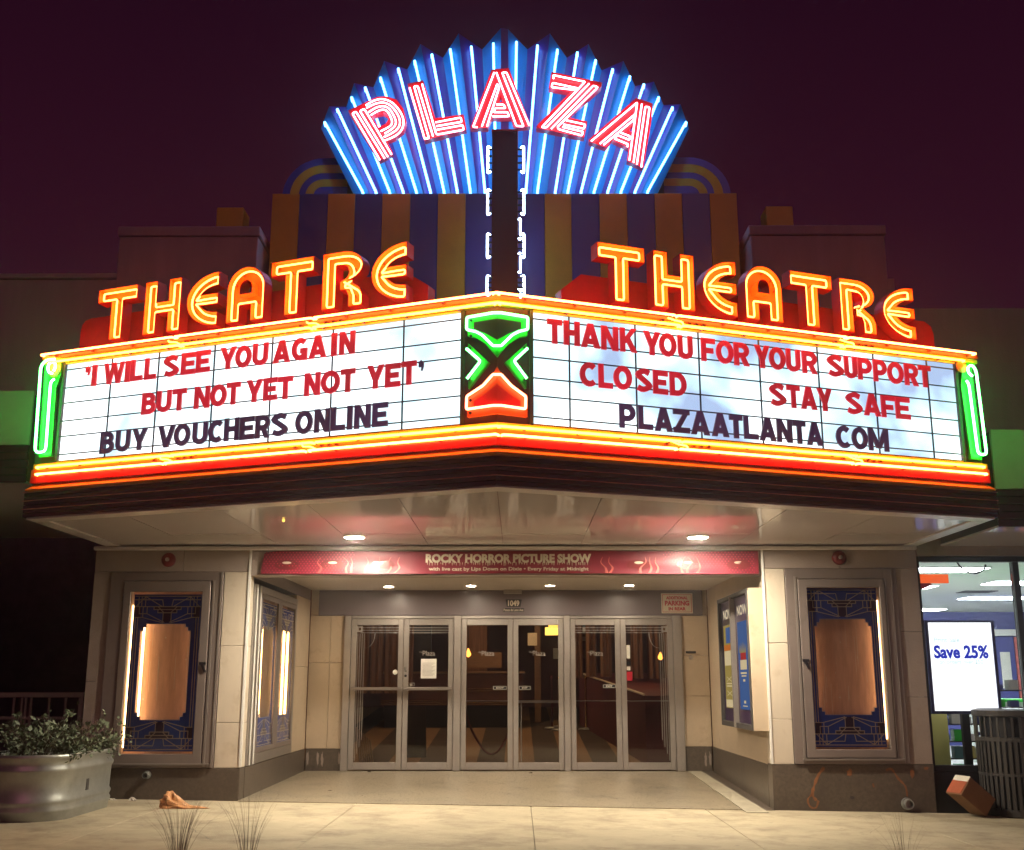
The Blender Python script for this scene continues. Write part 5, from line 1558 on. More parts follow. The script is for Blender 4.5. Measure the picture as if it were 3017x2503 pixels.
for z0, z1, mt, w_ in ((1.46, 1.64, 'litter', 0.05), (1.37, 1.42, 'black', 0.055), (1.30, 1.35, 'litter', 0.05), (1.16, 1.28, 'signred', 0.075)):
    m = MB(); m.prism(rect(1.675, 1.675 + w_, z0, z1), fD, -0.0035, -0.0025); build('sticker', m, mt, dth[5])
# ================================================================== LOBBY (seen through the doors)
LO = thing('theatre_lobby', (0, 8, 0), 'dim lobby behind the doors with striped ramped carpet and concession counter', 'lobby')
RZ = lambda y: -0.04 + max(0.0, (y - 3.95)) * 0.064
def ramp(name, x0a, x1a, x0b, x1b, y0, y1, mat, dz=0.0):
    m = MB(); quadsheet(m, [(x0a, y0, RZ(y0) + dz), (x1a, y0, RZ(y0) + dz), (x1b, y1, RZ(y1) + dz), (x0b, y1, RZ(y1) + dz)])
    return build(name, m, mat, LO)
ramp('carpet', -3.4, 3.6, -3.4, 3.6, 3.90, 14.0, 'carpet_a')
for i in range(8):
    x = -2.95 + i * 0.84
    ramp('carpet_stripe', x, x + 0.40, x, x + 0.40, 3.92, 13.9, 'carpet_b', 0.004)
part('lobby_wall', -3.6, -3.4, 3.95, 14.2, -0.1, 3.0, 'lobbyred', par=LO)
part('lobby_wall', 3.6, 3.8, 3.95, 14.2, -0.1, 3.0, 'lobbywall', par=LO)
part('lobby_wall', -3.6, 3.8, 14.0, 14.2, -0.1, 3.2, 'lobbywall', par=LO)
part('lobby_ceiling', -3.6, 3.8, 3.95, 14.2, 2.95, 3.1, 'lobbywall', par=LO)
# low red wall running back on the right with a pale cap
m = MB(); m.hexa([(2.0, 4.4, RZ(4.4)), (3.5, 4.4, RZ(4.4)), (3.5, 10, RZ(10)), (1.35, 10, RZ(10)), (2.0, 4.4, 0.95), (3.5, 4.4, 0.95), (3.5, 10, 1.32), (1.35, 10, 1.32)]); build('half_wall', m, 'lobbyred', LO)
m = MB(); m.tube([(1.98, 4.38, 0.965), (1.33, 10, 1.335)], 0.018, seg=6); build('wall_cap', m, 'bannertext', LO)
# concession counter
CO = thing('concession_counter', (-0.8, 9.6, 0.35), 'long dim counter with bright edge strips across the lobby behind the doors', 'counter')
part('counter_front', -2.4, 0.25, 9.4, 10.2, 0.72, 1.30, 'lobbywall', par=CO)
part('kick_board', -2.35, 0.2, 9.5, 10.1, 0.25, 0.72, 'black', par=CO)
part('counter_top', -2.45, 0.3, 9.34, 10.25, 1.304, 1.34, 'wood', 0.006, par=CO)
for z in (0.98, 1.02):
    part('edge_strip', -1.5, 0.25, 9.385, 9.398, z, z + 0.012, 'brass', par=CO)
for z in (0.73, 0.765, 0.80):
    part('edge_strip', -2.4, 0.25, 9.385, 9.398, z, z + 0.014, 'brass', par=CO)
# curtains
for i in range(9):
    x0 = 1.15 + i * 0.24
    P = [(x0 + 0.20 * k / 10, 8.6 - i * 0.28 + 0.05 * math.sin(k * 1.3 + i)) for k in range(11)]
    m = MB()
    m.add([(x, y, z) for x, y in P for z in (1.22 + 0.02 * math.sin(i), 2.9)], [(2 * k, 2 * k + 1, 2 * k + 3, 2 * k + 2) for k in range(10)])
    o = build('curtain_panel', m, 'curtain', LO, smooth=True)
for i in range(6):
    x0 = -3.3 + i * 0.27
    P = [(x0 + 0.24 * k / 10, 8.4 + 0.05 * math.sin(k * 1.3 + i)) for k in range(11)]
    m = MB()
    m.add([(x, y, z) for x, y in P for z in (0.95, 2.9)], [(2 * k, 2 * k + 1, 2 * k + 3, 2 * k + 2) for k in range(10)])
    build('curtain_panel', m, 'curtain', LO, smooth=True)
part('door_recess', -2.0, -1.55, 10.4, 10.5, 1.0, 2.8, 'black', par=LO)
part('wood_post', 0.50, 0.62, 10.5, 10.62, 0.3, 2.9, 'wood', par=LO)
part('wood_post', 1.02, 1.16, 10.3, 10.42, 0.3, 2.9, 'wood', par=LO)
part('pale_panel', -1.02, -0.45, 10.6, 10.7, 1.3, 2.8, 'curtain', par=LO)
part('pale_panel', -0.9, -0.15, 10.2, 10.22, 1.42, 1.72, 'wood', par=LO)
# framed picture
FP = thing('framed_picture', (1.5, 11.0, 1.4), 'tall framed colourful picture on the lobby back wall', 'picture')
part('frame', 1.24, 1.72, 10.98, 11.03, 1.62, 2.86, 'wood', par=FP)
rr = random.Random(8)
for k in range(12):
    z = 1.68 + 0.095 * k
    part('print_block', 1.28 + rr.uniform(0, .08), 1.68 - rr.uniform(0, .08), 10.965 - 0.001 * k, 10.978, z, z + 0.085, rr.choice(['bannerpink', 'wood', 'tv1', 'bannertext', 'orange', 'darkgrey']), par=FP)
# stanchions and rope
for i, (x, y) in enumerate(((0.80, 9.3), (0.92, 9.0), (0.98, 9.6), (1.42, 9.1), (1.66, 8.9))):
    t = thing('rope_stanchion', (x, y, RZ(y)), ['thin rope stanchion, leftmost of the cluster in the lobby', 'thin rope stanchion second from left in the lobby', 'thin rope stanchion furthest back in the lobby cluster', 'thin rope stanchion left of the red half wall', 'thin rope stanchion nearest the red half wall'][i], 'stanchion', 'rope stanchions in the lobby')
    m = MB(); m.lathe([(0.018, 0.03), (0.018, 0.90), (0.03, 0.91), (0.03, 0.95), (0.01, 0.97)], (x, y, RZ(y)), 'z', 10); build('post', m, 'brass' if i % 2 else 'lobbyred', t, smooth=True)
    m = MB(); m.lathe([(0.15, 0.005), (0.13, 0.03), (0.03, 0.045)], (x, y, RZ(y)), 'z', 18); build('base', m, 'galv', t, smooth=True)
m = MB()
m.tube(catmull([(-0.60, 4.6, 0.78), (-0.52, 4.6, 0.50), (-0.35, 4.6, 0.22), (-0.22, 4.6, 0.13), (-0.08, 4.6, 0.22), (0.06, 4.6, 0.50), (0.12, 4.6, 0.78)], 5), 0.016, seg=8)
tag(build('rope', m, 'lobbyred', smooth=True), 'sagging red rope hung behind the third glass door', 'rope')
# lamps in the lobby
def teardrop(x, y, z, r, lab, mat='e_amber'):
    t = thing('amber_lamp', (x, y, z), lab, 'lamp', 'amber lobby lamps')
    m = MB(); m.lathe([(r * 0.3, -r), (r, -r * 0.3), (r * 0.95, r * 0.3), (r * 0.5, r * 1.3), (r * 0.15, r * 2.2)], (x, y, z), 'z', 14); build('globe', m, mat, t, smooth=True)
    m = MB(); m.tube([(x, y, z + r * 2.2), (x, y, 2.9)], 0.006, seg=5); build('cord', m, 'black', t)
teardrop(-0.665, 7.0, 1.60, 0.045, 'amber teardrop lamp seen through the third glass door')
teardrop(2.46, 6.2, 1.53, 0.040, 'amber lamp at the right edge of the rightmost glass door')
LN = thing('yellow_lantern', (0.83, 8.2, 2.2), 'glowing yellow box lantern hanging in the lobby behind the fourth door', 'lantern')
part('shade', 0.66, 0.92, 8.1, 8.35, 1.97, 2.10, 'e_lantern', par=LN)
part('top_plate', 0.72, 0.95, 8.12, 8.33, 2.12, 2.19, 'e_lantern', par=LN)
part('hanger', 0.78, 0.79, 8.2, 8.21, 2.19, 2.95, 'black', par=LN)
m = MB(); m.box(0.36, 0.54, 9.9, 9.95, 1.84, 2.08); tag(build('white_board', m, 'bannertext'), 'small pale square card hanging in the lobby, left of the lantern', 'card')
m = MB(); m.box(0.76, 0.90, DY + 0.1, DY + 0.102, 1.44, 1.58) if False else m.box(0.66, 0.795, DY + 0.024, DY + 0.027, 1.455, 1.60)
tag(build('paper_sign', m, 'bannertext'), 'small square paper sign behind the fourth door at eye height', 'paper sign')
# warm discs added out of sight under the ceiling to light the lobby
t = thing('lobby_fill_light', (0.2, 6.2, 2.94), 'unseen warm fill discs added under the lobby ceiling', 'ceiling light')
for k, (x, y) in enumerate(((-1.6, 6.0), (1.6, 6.0), (0.0, 9.0))):
    m = MB(); m.lathe([(0.16, 0.0), (0.16, -0.03), (0.10, -0.05)], (x, y, 2.949), 'z', 20); build('lens', m, 'e_lobby_fill', t)
# leaning folding sign and slats at far left of the lobby
SL = thing('slatted_bench', (-2.05, 4.3, 0), 'slatted wooden rack standing low behind the leftmost glass door', 'rack')
for k in range(7):
    m = MB(); a = -2.06 + k * 0.028
    m.hexa([(a, 4.15 + k * .03, 0.02), (a + .014, 4.15 + k * .03, 0.02), (a + .014, 4.2 + k * .03, 0.02), (a, 4.2 + k * .03, 0.02), (a - .12 + 0.06, 4.15 + k * .03, 0.52 - k * .03), (a - .106 + 0.06, 4.15 + k * .03, 0.52 - k * .03), (a - .106 + 0.06, 4.2 + k * .03, 0.52 - k * .03), (a - .12 + 0.06, 4.2 + k * .03, 0.52 - k * .03)])
    build('slat', m, 'wood', SL)
AF = thing('folding_sign', (-1.38, 5.2, 0.05), 'dark leaning folding board behind the second glass door', 'folding sign')
m = MB(); m.hexa([(-1.55, 5.2, RZ(5.2)), (-1.20, 5.2, RZ(5.2)), (-1.20, 5.25, RZ(5.2)), (-1.55, 5.25, RZ(5.2)), (-1.50, 5.38, 0.78), (-1.24, 5.38, 0.78), (-1.24, 5.42, 0.78), (-1.50, 5.42, 0.78)])
build('board', m, 'carpet_b', AF)

# ================================================================== SHOP INTERIOR
fX = XZ(0.30)
DSP = thing('digital_poster', (5.02, 0.3, 0.80), 'bright white digital poster advertising Save 25% in the shop window', 'screen')
m = MB(); m.prism(rect(4.640, 5.395, 0.800, 1.797), fX, 0.0, 0.06, [rect(4.672, 5.365, 0.832, 1.775)]); build('frame', m, 'storeblue', DSP)
m = MB(); m.prism(rect(4.673, 5.364, 0.833, 1.774), fX, 0.012, 0.04); build('display', m, 'e_screen', DSP)
fT = lambda a, b_, d: (a, 0.3105 - d, b_)
m = MB(); textmesh(m, 'Save 25%', (4.715, 5.310, 1.385, 1.530), fT, 0.0, 0.042); build('headline_print', m, 'inkblue', DSP)
m = MB(); textmesh(m, 'Print Sale', (4.730, 5.010, 1.560, 1.615), fT, 0.0, 0.025); textmesh(m, 'on orders over $50', (4.765, 5.245, 1.320, 1.375), fT, 0.0, 0.025); build('pale_print', m, 'inkpale', DSP)
m = MB(); textmesh(m, 'See team associates to get your coupon', (4.80, 5.23, 1.034, 1.046), fT, 0.0, 0.02); build('fine_print', m, 'darkgrey', DSP)
part('stand', 4.98, 5.06, 0.36, 0.42, 0.0, 0.80, 'darkgrey', par=DSP)
LT = [(6.40, 4.4), (8.6, 6.6), (6.75, 7.4), (5.2, 7.9), (9.5, 10.0), (7.2, 10.6), (5.6, 12.6), (9.2, 13.6), (8.6, 3.6)]  # last one is out of view, added to brighten the shop
for i, (x, y) in enumerate(LT):
    t = thing('troffer_light', (x, y, 2.768), ['nearest rectangular ceiling light in the shop', 'rectangular shop ceiling light at the right frame edge', 'rectangular shop ceiling light in the second row, centre', 'rectangular shop ceiling light against the left wall', 'third-row shop ceiling light beside the window post', 'third-row shop ceiling light, centre', 'rear shop ceiling light low over the digital poster', 'rearmost rectangular ceiling light in the shop', 'unseen rectangular ceiling light added to brighten the shop'][i], 'ceiling light', 'shop ceiling lights')
    m = MB(); m.box(x - 0.62, x + 0.62, y - 0.32, y + 0.32, 2.752, 2.769); build('frame', m, 'whitepaint', t)
    m = MB(); m.box(x - 0.60, x + 0.60, y - 0.30, y + 0.30, 2.744, 2.7515); build('diffuser', m, 'e_store', t)
for i, (x, y) in enumerate(((6.6, 5.9), (8.6, 8.6), (6.9, 9.0))):
    t = thing('air_vent', (x, y, 2.76), ['dark ceiling vent nearest the shop window', 'dark ceiling vent at right in the shop', 'dark ceiling vent deeper in the shop'][i], 'vent', 'shop ceiling vents')
    for k in range(4):
        part('vent_slat', x - 0.3, x + 0.3, y - 0.25 + k * 0.13, y - 0.18 + k * 0.13, 2.755, 2.768, 'darkgrey', par=t)
OS = thing('orange_sign', (4.75, 1.0, 2.05), 'orange hanging sign at the top left of the shop window', 'sign')
m = MB(); m.prism([(4.96, 2.30), (5.36, 2.30), (5.36, 2.405), (4.96, 2.405)], XZ(1.4), 0.0, 0.03); build('board', m, 'orangeglow', OS)
m = MB(); m.prism([(4.96, 2.215), (5.06, 2.235), (5.16, 2.275), (5.14, 2.299), (4.96, 2.299)], XZ(1.4), 0.0, 0.03); build('skirt', m, 'signred', OS)
m = MB(); m.tube(catmull([(5.02, 0.5, 2.765), (5.15, 0.5, 2.42), (5.3, 0.5, 2.33), (5.42, 0.5, 2.37), (5.45, 0.5, 2.43)], 6), 0.010, seg=6)
tag(build('loose_cable', m, 'black'), 'loose dark cable dangling from the shop ceiling', 'cable')
part('yellow_column', 4.60, 5.02, 0.9, 1.0, 0.0, 1.2, 'storeyellow', par=RB)
WP = thing('wall_posters', (7.4, 9.0, 1.2), 'row of large coloured posters along the shop back wall', 'posters')
part('blue_wall', 7.2, 13.1, 9.45, 9.6, 0.0, 2.45, 'storeblue', par=WP)
part('poster_rail', 6.6, 12.0, 9.38, 9.44, 2.0, 2.12, 'whitepaint', par=WP)
part('poster_rail', 6.6, 12.0, 9.38, 9.44, 0.62, 0.68, 'whitepaint', par=WP)
rr = random.Random(2)
for k in range(9):
    x = 6.62 + k * 0.42
    part('poster', x, x + 0.40, 9.40, 9.445, 0.70, 1.98, ['whitepaint', 'stucco', 'tv1', 'storeblue', 'whitepaint', 'tv1', 'storeblue', 'bannerpink', 'whitepaint'][k], par=WP)
    part('poster_figure', x + 0.12, x + 0.30, 9.385, 9.399, 0.9 + rr.uniform(0, .2), 1.7, ['darkgrey', 'bannerpink', 'orange', 'poster_dark', 'black', 'orange', 'litter', 'storeblue', 'darkgrey'][k], par=WP)
SHF = thing('shop_shelf', (5.35, 1.9, 0), 'dark rack of small packets under the digital poster', 'shelf')
part('rack_panel', 5.10, 5.24, 1.8, 2.2, 0.0, 1.2, 'black', par=SHF)
for r_ in range(6):
    part('shelf_board', 5.24, 6.3, 1.85, 2.2, 0.03 + r_ * 0.2, 0.045 + r_ * 0.2, 'darkgrey', par=SHF)
    for k in range(7):
        x = 5.27 + k * 0.145 + rr.uniform(0, .02)
        part('packet', x, x + rr.uniform(.07, .12), 1.83, 1.95, 0.047 + r_ * 0.2, 0.10 + r_ * 0.2 + rr.uniform(0, .09), rr.choice(['litter', 'galv', 'tv1', 'storeyellow', 'green', 'storeblue', 'whitepaint']), par=SHF)
CT = thing('shop_counter', (7.6, 5.0, 0), 'white service counter with green edge in the shop', 'counter')
part('counter_body', 6.9, 9.5, 4.6, 5.2, 0.0, 0.86, 'storewall', par=CT)
part('counter_top', 6.85, 9.55, 4.55, 5.25, 0.861, 0.90, 'green', par=CT)
m = MB(); m.box(8.0, 8.5, 4.7, 5.0, 0.902, 1.12); tag(build('storage_box', m, 'card'), 'brown box standing on the shop counter', 'box')
m = MB(); m.box(6.7, 6.95, 6.0, 6.3, 0.9, 1.25); m.box(6.78, 6.85, 6.1, 6.2, 0.0, 0.9)
tag(build('ticket_machine', m, 'darkgrey'), 'dark terminal on a post in front of the shop posters', 'terminal')

# ================================================================== STREET THINGS
# stock-tank planter
PL = thing('stock_tank_planter', (-4.27, -1.1, -0.09), 'galvanised steel stock tank planter with rolled ribs at the left', 'planter')
def stadium(r, x=-4.23, y0=-1.67, y1=-0.80, n=18):
    return [(x + r * math.cos(math.radians(a)), y0 + r * math.sin(math.radians(a))) for a in [-180 + 180 * k / n for k in range(n + 1)]] + [(x + r * math.cos(math.radians(a)), y1 + r * math.sin(math.radians(a))) for a in [180 * k / n for k in range(n + 1)]]
prof_k = 0.90
prof = [(0.425, -0.10), (0.432, -0.09), (0.436, 0.0), (0.452, 0.02), (0.456, 0.045), (0.440, 0.07), (0.452, 0.095), (0.456, 0.115), (0.438, 0.14), (0.446, 0.34), (0.462, 0.36), (0.464, 0.385), (0.450, 0.405), (0.454, 0.46), (0.472, 0.475), (0.476, 0.495), (0.464, 0.51), (0.446, 0.505)]
vs, fs = [], []
n_s = len(stadium(0.4))
for r, z in prof:
    r *= prof_k
    vs += [(x, y, z) for x, y in stadium(r)]
for i in range(len(prof) - 1):
    for k in range(n_s):
        k2 = (k + 1) % n_s
        fs.append((i * n_s + k, i * n_s + k2, (i + 1) * n_s + k2, (i + 1) * n_s + k))
m = MB(); m.add(vs, fs); build('tank', m, 'galv', PL, smooth=True)
m = MB(); m.add([(x, y, 0.42) for x, y in stadium(0.40)], [tuple(range(n_s))]); build('soil', m, 'soil', PL)
m = MB(); m.box(-3.840, -3.829, -1.36, -1.30, 0.16, 0.26); build('tank_label', m, 'darkgrey', PL)
PB = thing('sage_bush', (-4.27, -1.2, 0.42), 'grey-green leafy bush spilling over the rim of the planter', 'bush')
rp = random.Random(21)
ml, mt_ = MB(), MB()
for k in range(120):
    bx, by = -4.23 + rp.uniform(-.27, .30), rp.uniform(-1.85, -0.55)
    ln_ = rp.uniform(0.16, 0.50)
    lean = Vector((rp.uniform(-.5, .7) + (bx + 4.23) * 1.2, rp.uniform(-.6, .3), rp.uniform(.25, 1))).normalized()
    p0 = Vector((bx, by, 0.42)); p1 = p0 + lean * ln_ * 0.6; p2 = p0 + lean * ln_ + Vector((0, 0, -0.06 * rp.random()))
    mt_.tube([p0, p1, p2], 0.003, seg=4)
    for q in range(22):
        t_ = rp.uniform(.25, 1.05)
        c_ = p0.lerp(p2, t_) + Vector((rp.gauss(0, .018), rp.gauss(0, .018), rp.gauss(0, .018)))
        d = Vector((rp.uniform(-1, 1), rp.uniform(-1, 1), rp.uniform(-.3, 1))).normalized()
        s_ = d.cross(Vector((rp.uniform(-1, 1), rp.uniform(-1, 1), rp.uniform(-1, 1)))).normalized()
        l_ = rp.uniform(.026, .058); w2 = l_ * rp.uniform(.25, .45)
        ml.add([c_, c_ + d * l_ * .5 + s_ * w2, c_ + d * l_, c_ + d * l_ * .5 - s_ * w2], [(0, 1, 2, 3)])
build('foliage', ml, 'leaf', PB); build('stems', mt_, 'twig', PB)
PB2 = thing('dark_twiggy_plant', (-3.98, -0.8, 0.42), 'sparse dark red-brown plant at the back right of the planter', 'plant')
ml, mt_ = MB(), MB()
for k in range(38):
    p0 = Vector((rp.uniform(-4.2, -3.92), rp.uniform(-0.95, -0.5), 0.42)); p2 = p0 + Vector((rp.uniform(-.14, .16), rp.uniform(-.1, .1), rp.uniform(.12, .34)))
    mt_.tube([p0, p2], 0.0025, seg=4)
    for q in range(9):
        c_ = p0.lerp(p2, rp.uniform(.3, 1.05)) + Vector((rp.gauss(0, .012), rp.gauss(0, .012), 0))
        d = Vector((rp.uniform(-1, 1), rp.uniform(-1, 1), rp.uniform(-.3, 1))).normalized(); s_ = d.orthogonal().normalized()
        ml.add([c_, c_ + d * .012 + s_ * .006, c_ + d * .024, c_ + d * .012 - s_ * .006], [(0, 1, 2, 3)])
build('foliage', ml, 'maroon', PB2); build('stems', mt_, 'twig', PB2)
# crumpled bag
def crumple(name, c, rx, ry, rz, mat, seed, lab, cat, tail=0.0, n1=14, n2=26):
    r_ = random.Random(seed)
    ph = [(r_.uniform(0, 6), r_.uniform(2, 7), r_.uniform(2, 7), r_.uniform(.03, .10)) for _ in range(9)]
    vs, fs = [], []
    for i in range(n1 + 1):
        th = PI / 2 * i / n1
        for k in range(n2):
            a = 2 * PI * k / n2
            q = 1 + r_.uniform(-.075, .075) * math.cos(th) + math.cos(th) ** .5 * sum(am * math.sin(f1 * a + f2 * th + p) for p, f1, f2, am in ph)
            x, y, z = math.cos(th) * math.cos(a) * rx * q, math.cos(th) * math.sin(a) * ry * q, math.sin(th) * rz * q
            if tail:
                if x > 0: x += tail * (x / rx) ; z *= max(.22, 1 - 1.5 * x / (rx + tail))
                else: z *= 1.15
            vs.append((c[0] + x, c[1] + y, c[2] + z))
    for i in range(n1):
        for k in range(n2):
            k2 = (k + 1) % n2
            fs.append((i * n2 + k, i * n2 + k2, (i + 1) * n2 + k2, (i + 1) * n2 + k))
    m = MB(); m.add(vs, fs)
    return tag(build(name, m, mat), lab, cat)
crumple('plastic_bag', (-3.20, -0.72, -0.066), 0.115, 0.10, 0.13, 'bag', 5, 'crumpled orange plastic bag lying on the pavement', 'bag', 0.19)
crumple('paper_scrap', (-3.80, -0.12, -0.056), 0.035, 0.02, 0.035, 'litter', 6, 'small white paper scrap against the left granite base', 'litter')
crumple('paper_scrap', (-4.02, -0.10, -0.053), 0.05, 0.03, 0.02, 'litter', 7, 'flat white scrap beside the planter foot', 'litter')
for i, (x, y, lab) in enumerate(((-1.83, 3.5, 'tiny dark leaf on the entry floor at the left doors'), (0.34, 3.35, 'tiny dark leaf on the entry floor at the centre doors'), (-1.95, 1.0, 'tiny dark speck on the entry floor, left side'))):
    z_ = SZ(x) + 0.008 + (-0.036 - SZ(x) - 0.008) * (y + 0.05) / 3.75
    o = crumple('dry_leaf', (x, y, z_), 0.03, 0.02, 0.012, 'soil', 30 + i, lab, 'leaf')
# chewing gum and drip spots trodden into the pavement: too small to pick apart
m = MB(); rg = random.Random(77)
for k in range(110):
    x, y = rg.uniform(-4.5, 5.5), rg.uniform(-3.2, -0.15)
    q = rg.uniform(.006, .02)
    P = []
    for j in range(9):
        a = 2 * PI * j / 9; w2 = q * rg.uniform(.7, 1.2)
        P.append((x + w2 * math.cos(a) * 1.3, y + w2 * math.sin(a), SZ(x + w2 * math.cos(a) * 1.3) + 0.0012))
    m.add(P, [tuple(range(9))])
build('gum_spots', m, 'stain', side, kind='stuff')
def crack(pts, wd, seed):
    r_ = random.Random(seed)
    Q = []
    for i in range(len(pts) - 1):
        for k in range(9):
            t_ = k / 9
            Q.append((pts[i][0] + (pts[i + 1][0] - pts[i][0]) * t_ + r_.uniform(-.012, .012), pts[i][1] + (pts[i + 1][1] - pts[i][1]) * t_ + r_.uniform(-.012, .012)))
    m = MB(); vs = []
    for x, y in Q:
        w2 = wd * r_.uniform(.3, 1)
        vs += [(x - w2, y, SZ(x - w2) + 0.0015), (x + w2, y + w2, SZ(x + w2) + 0.0015)]
    m.add(vs, [(2 * i, 2 * i + 1, 2 * i + 3, 2 * i + 2) for i in range(len(Q) - 1)])
    build('crack', m, 'joint', side)
crack([(-2.9, -0.3), (-2.5, -1.2), (-2.62, -2.2), (-2.2, -3.0)], 0.004, 1)
crack([(4.4, -0.5), (3.7, -0.9), (3.2, -1.9)], 0.003, 2)
# railing at left
RL = thing('metal_railing', (-5.5, 1.0, -0.05), 'dark metal railing behind the planter at the left', 'railing')
part('top_rail', -7.4, -4.80, 0.97, 1.03, 0.965, 1.02, 'railpaint', 0.006, par=RL)
part('middle_rail', -7.4, -5.03, 0.985, 1.015, 0.72, 0.75, 'railpaint', 0.004, par=RL)
part('bottom_rail', -7.4, -4.85, 0.985, 1.015, 0.06, 0.09, 'railpaint', 0.004, par=RL)
part('rail_post', -4.86, -4.81, 0.975, 1.025, -0.05, 0.964, 'railpaint', 0.004, par=RL)
for x in (-7.2, -6.9, -6.6, -6.3, -6.0, -5.608, -5.516, -5.471, -5.412, -5.204, -5.015):
    part('baluster', x - 0.011, x + 0.011, 0.989, 1.011, 0.091, 0.964, 'railpaint', par=RL)
# litter bin
BX, BY, BR = 5.36, -0.06, 0.40
BZ = SZ(BX)
TBn = thing('litter_bin', (BX, BY, BZ), 'dark slatted steel litter bin with open slots, lower right corner', 'litter bin')
m = MB(); m.lathe([(BR - .01, 0.0), (BR, 0.015), (BR, 0.07), (BR - .01, 0.075)], (BX, BY, BZ), 'z', 40); build('base_ring', m, 'bin', TBn)
m = MB(); m.lathe([(BR - 0.07, 0.03), (BR - 0.07, 1.0)], (BX, BY, BZ), 'z', 30); build('liner', m, 'black', TBn)
for zz in ((0.395, 0.43), (0.735, 0.78)):
    m = MB(); m.lathe([(BR - .012, zz[0]), (BR - .002, zz[0] + .004), (BR - .002, zz[1] - .004), (BR - .012, zz[1])], (BX, BY, BZ), 'z', 40); build('hoop', m, 'bin', TBn)
nS = 44
for (z0, z1) in ((0.072, 0.398), (0.428, 0.738)):
    for k in range(nS):
        a = 2 * PI * k / nS
        ca, sa = math.cos(a), math.sin(a)
        w2 = 0.017
        r0_, r1_ = BR - 0.012, BR - 0.004
        pts = [(r1_, -w2), (r1_, w2), (r0_, w2), (r0_, -w2)]
        P = [(BX + r * ca - t_ * sa, BY + r * sa + t_ * ca) for r, t_ in pts]
        m = MB(); m.hexa([(x, y, BZ + z0) for x, y in P] + [(x, y, BZ + z1) for x, y in P])
        build('slat', m, 'bin', TBn)
for k in range(34):
    a = 2 * PI * k / 34
    if k % 9 in (7,):
        w2 = 0.06
    else:
        w2 = 0.011
    ca, sa = math.cos(a), math.sin(a)
    P = [(BX + r * ca - t_ * sa, BY + r * sa + t_ * ca) for r, t_ in [(BR - .004, -w2), (BR - .004, w2), (BR - .012, w2), (BR - .012, -w2)]]
    m = MB(); m.hexa([(x, y, BZ + 0.779) for x, y in P] + [(x, y, BZ + 0.985) for x, y in P])
    build('slat', m, 'bin', TBn)
m = MB(); m.lathe([(BR - .01, 0.982), (BR + .012, 0.99), (BR + .014, 1.045), (BR - 0.05, 1.06), (0.22, 1.05)], (BX, BY, BZ), 'z', 40); build('lid', m, 'bin', TBn, smooth=False)
# tilted carton leaning on the bin
CBX = thing('cardboard_box', (4.80, -0.28, SZ(4.8)), 'tilted brown cardboard carton with an orange and white end beside the bin', 'box')
def rotbox(mb, c, hx, hy, hz, rot):
    R_ = rot
    mb.hexa([tuple(Vector(c) + R_ @ Vector((sx_ * hx, sy_ * hy, sz_ * hz))) for sx_, sy_, sz_ in ((-1, -1, -1), (1, -1, -1), (1, 1, -1), (-1, 1, -1), (-1, -1, 1), (1, -1, 1), (1, 1, 1), (-1, 1, 1))])
Rb = Matrix.Rotation(math.radians(16), 3, 'Z') @ Matrix.Rotation(math.radians(38), 3, 'Y')
cc = Vector((4.745, -0.30, 0.015))
m = MB(); rotbox(m, cc, 0.175, 0.12, 0.105, Rb); build('carton', m, 'card', CBX, bevel=0.004)
m = MB(); rotbox(m, cc + Rb @ Vector((-0.180, 0, -0.02)), 0.004, 0.11, 0.075, Rb); build('printed_end', m, 'cardorange', CBX)
m = MB(); rotbox(m, cc + Rb @ Vector((-0.182, -0.01, 0.075)), 0.005, 0.115, 0.03, Rb); build('flap', m, 'litter', CBX)
m = MB(); rotbox(m, cc + Rb @ Vector((0.0, 0.0, 0.1065)), 0.17, 0.018, 0.0015, Rb); build('tape_strip', m, 'carpet_a', CBX)
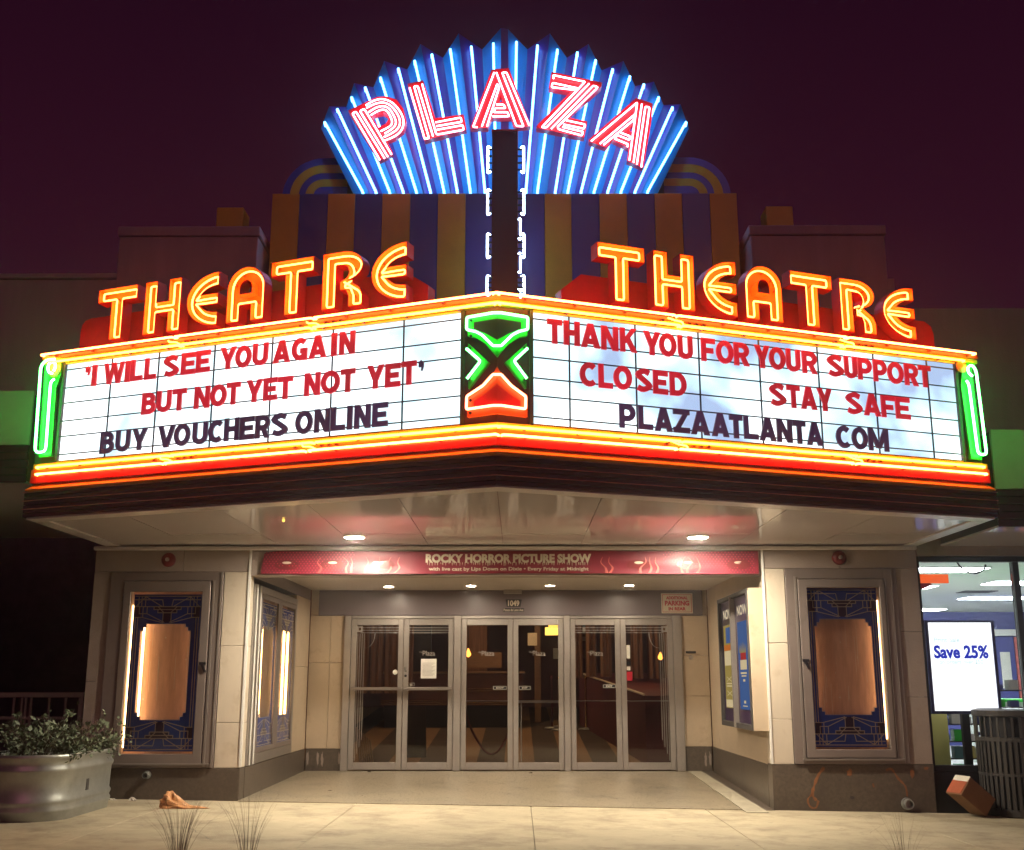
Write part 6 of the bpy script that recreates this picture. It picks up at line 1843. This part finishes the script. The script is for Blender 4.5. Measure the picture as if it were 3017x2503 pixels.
# dry grass tufts in the kerb bed
def tuft(x, y, n, h, spread, seed, lab):
    r_ = random.Random(seed)
    m = MB()
    for k in range(n):
        a = r_.uniform(0, 2 * PI); q = r_.random() ** .5
        bx, by = x + 0.05 * math.cos(a) * q, y + 0.05 * math.sin(a) * q
        hh = h * r_.uniform(.55, 1.08); sp = spread * q * r_.uniform(.3, 1.2)
        tx, ty = bx + sp * math.cos(a), by + sp * math.sin(a) * .6
        P = [Vector((bx, by, SZ(x))), Vector((bx + (tx - bx) * .35, by + (ty - by) * .35, SZ(x) + hh * .55)), Vector((tx, ty, SZ(x) + hh))]
        P = [Vector(p) for p in catmull([tuple(p) for p in P], 4)]
        wv = Vector((r_.uniform(.6, 1), r_.uniform(-.5, .5), 0)).normalized()
        vs = []
        for i, p in enumerate(P):
            w2 = 0.0011 * (1 - 0.75 * i / (len(P) - 1))
            vs += [p - wv * w2, p + wv * w2]
        m.add(vs, [(2 * i, 2 * i + 1, 2 * i + 3, 2 * i + 2) for i in range(len(P) - 1)])
    tag(build('grass_tuft', m, 'straw'), lab, 'grass tuft', 'dry grass tufts at the kerb')
tuft(-2.22, -3.85, 70, 0.46, 0.32, 1, 'dry dark grass tuft at the bottom left, the widest one')
tuft(-1.73, -3.85, 40, 0.48, 0.24, 2, 'dry dark grass tuft right of the widest one')
tuft(2.88, -3.85, 24, 0.40, 0.28, 3, 'sparse dry grass tuft at the bottom right')

# ================================================================== BLOOM
# volume added to imitate lens bloom round bright tubes: even density, strongly forward-scattering
hm = bpy.data.materials.new('bloom_haze')
hm.use_nodes = True
hm.node_tree.nodes.clear()
ho = hm.node_tree.nodes.new('ShaderNodeOutputMaterial')
hv = hm.node_tree.nodes.new('ShaderNodeVolumePrincipled')
hv.inputs['Density'].default_value = 0.0028
hv.inputs['Color'].default_value = (0.95, 0.95, 0.97, 1)
hv.inputs['Anisotropy'].default_value = 0.93
hm.node_tree.links.new(hv.outputs[0], ho.inputs['Volume'])
M['bloom_haze'] = hm
m = MB(); m.box(-85, 85, -65, 125, -1.7, 9.7)
build('bloom_haze', m, 'bloom_haze', kind='stuff')
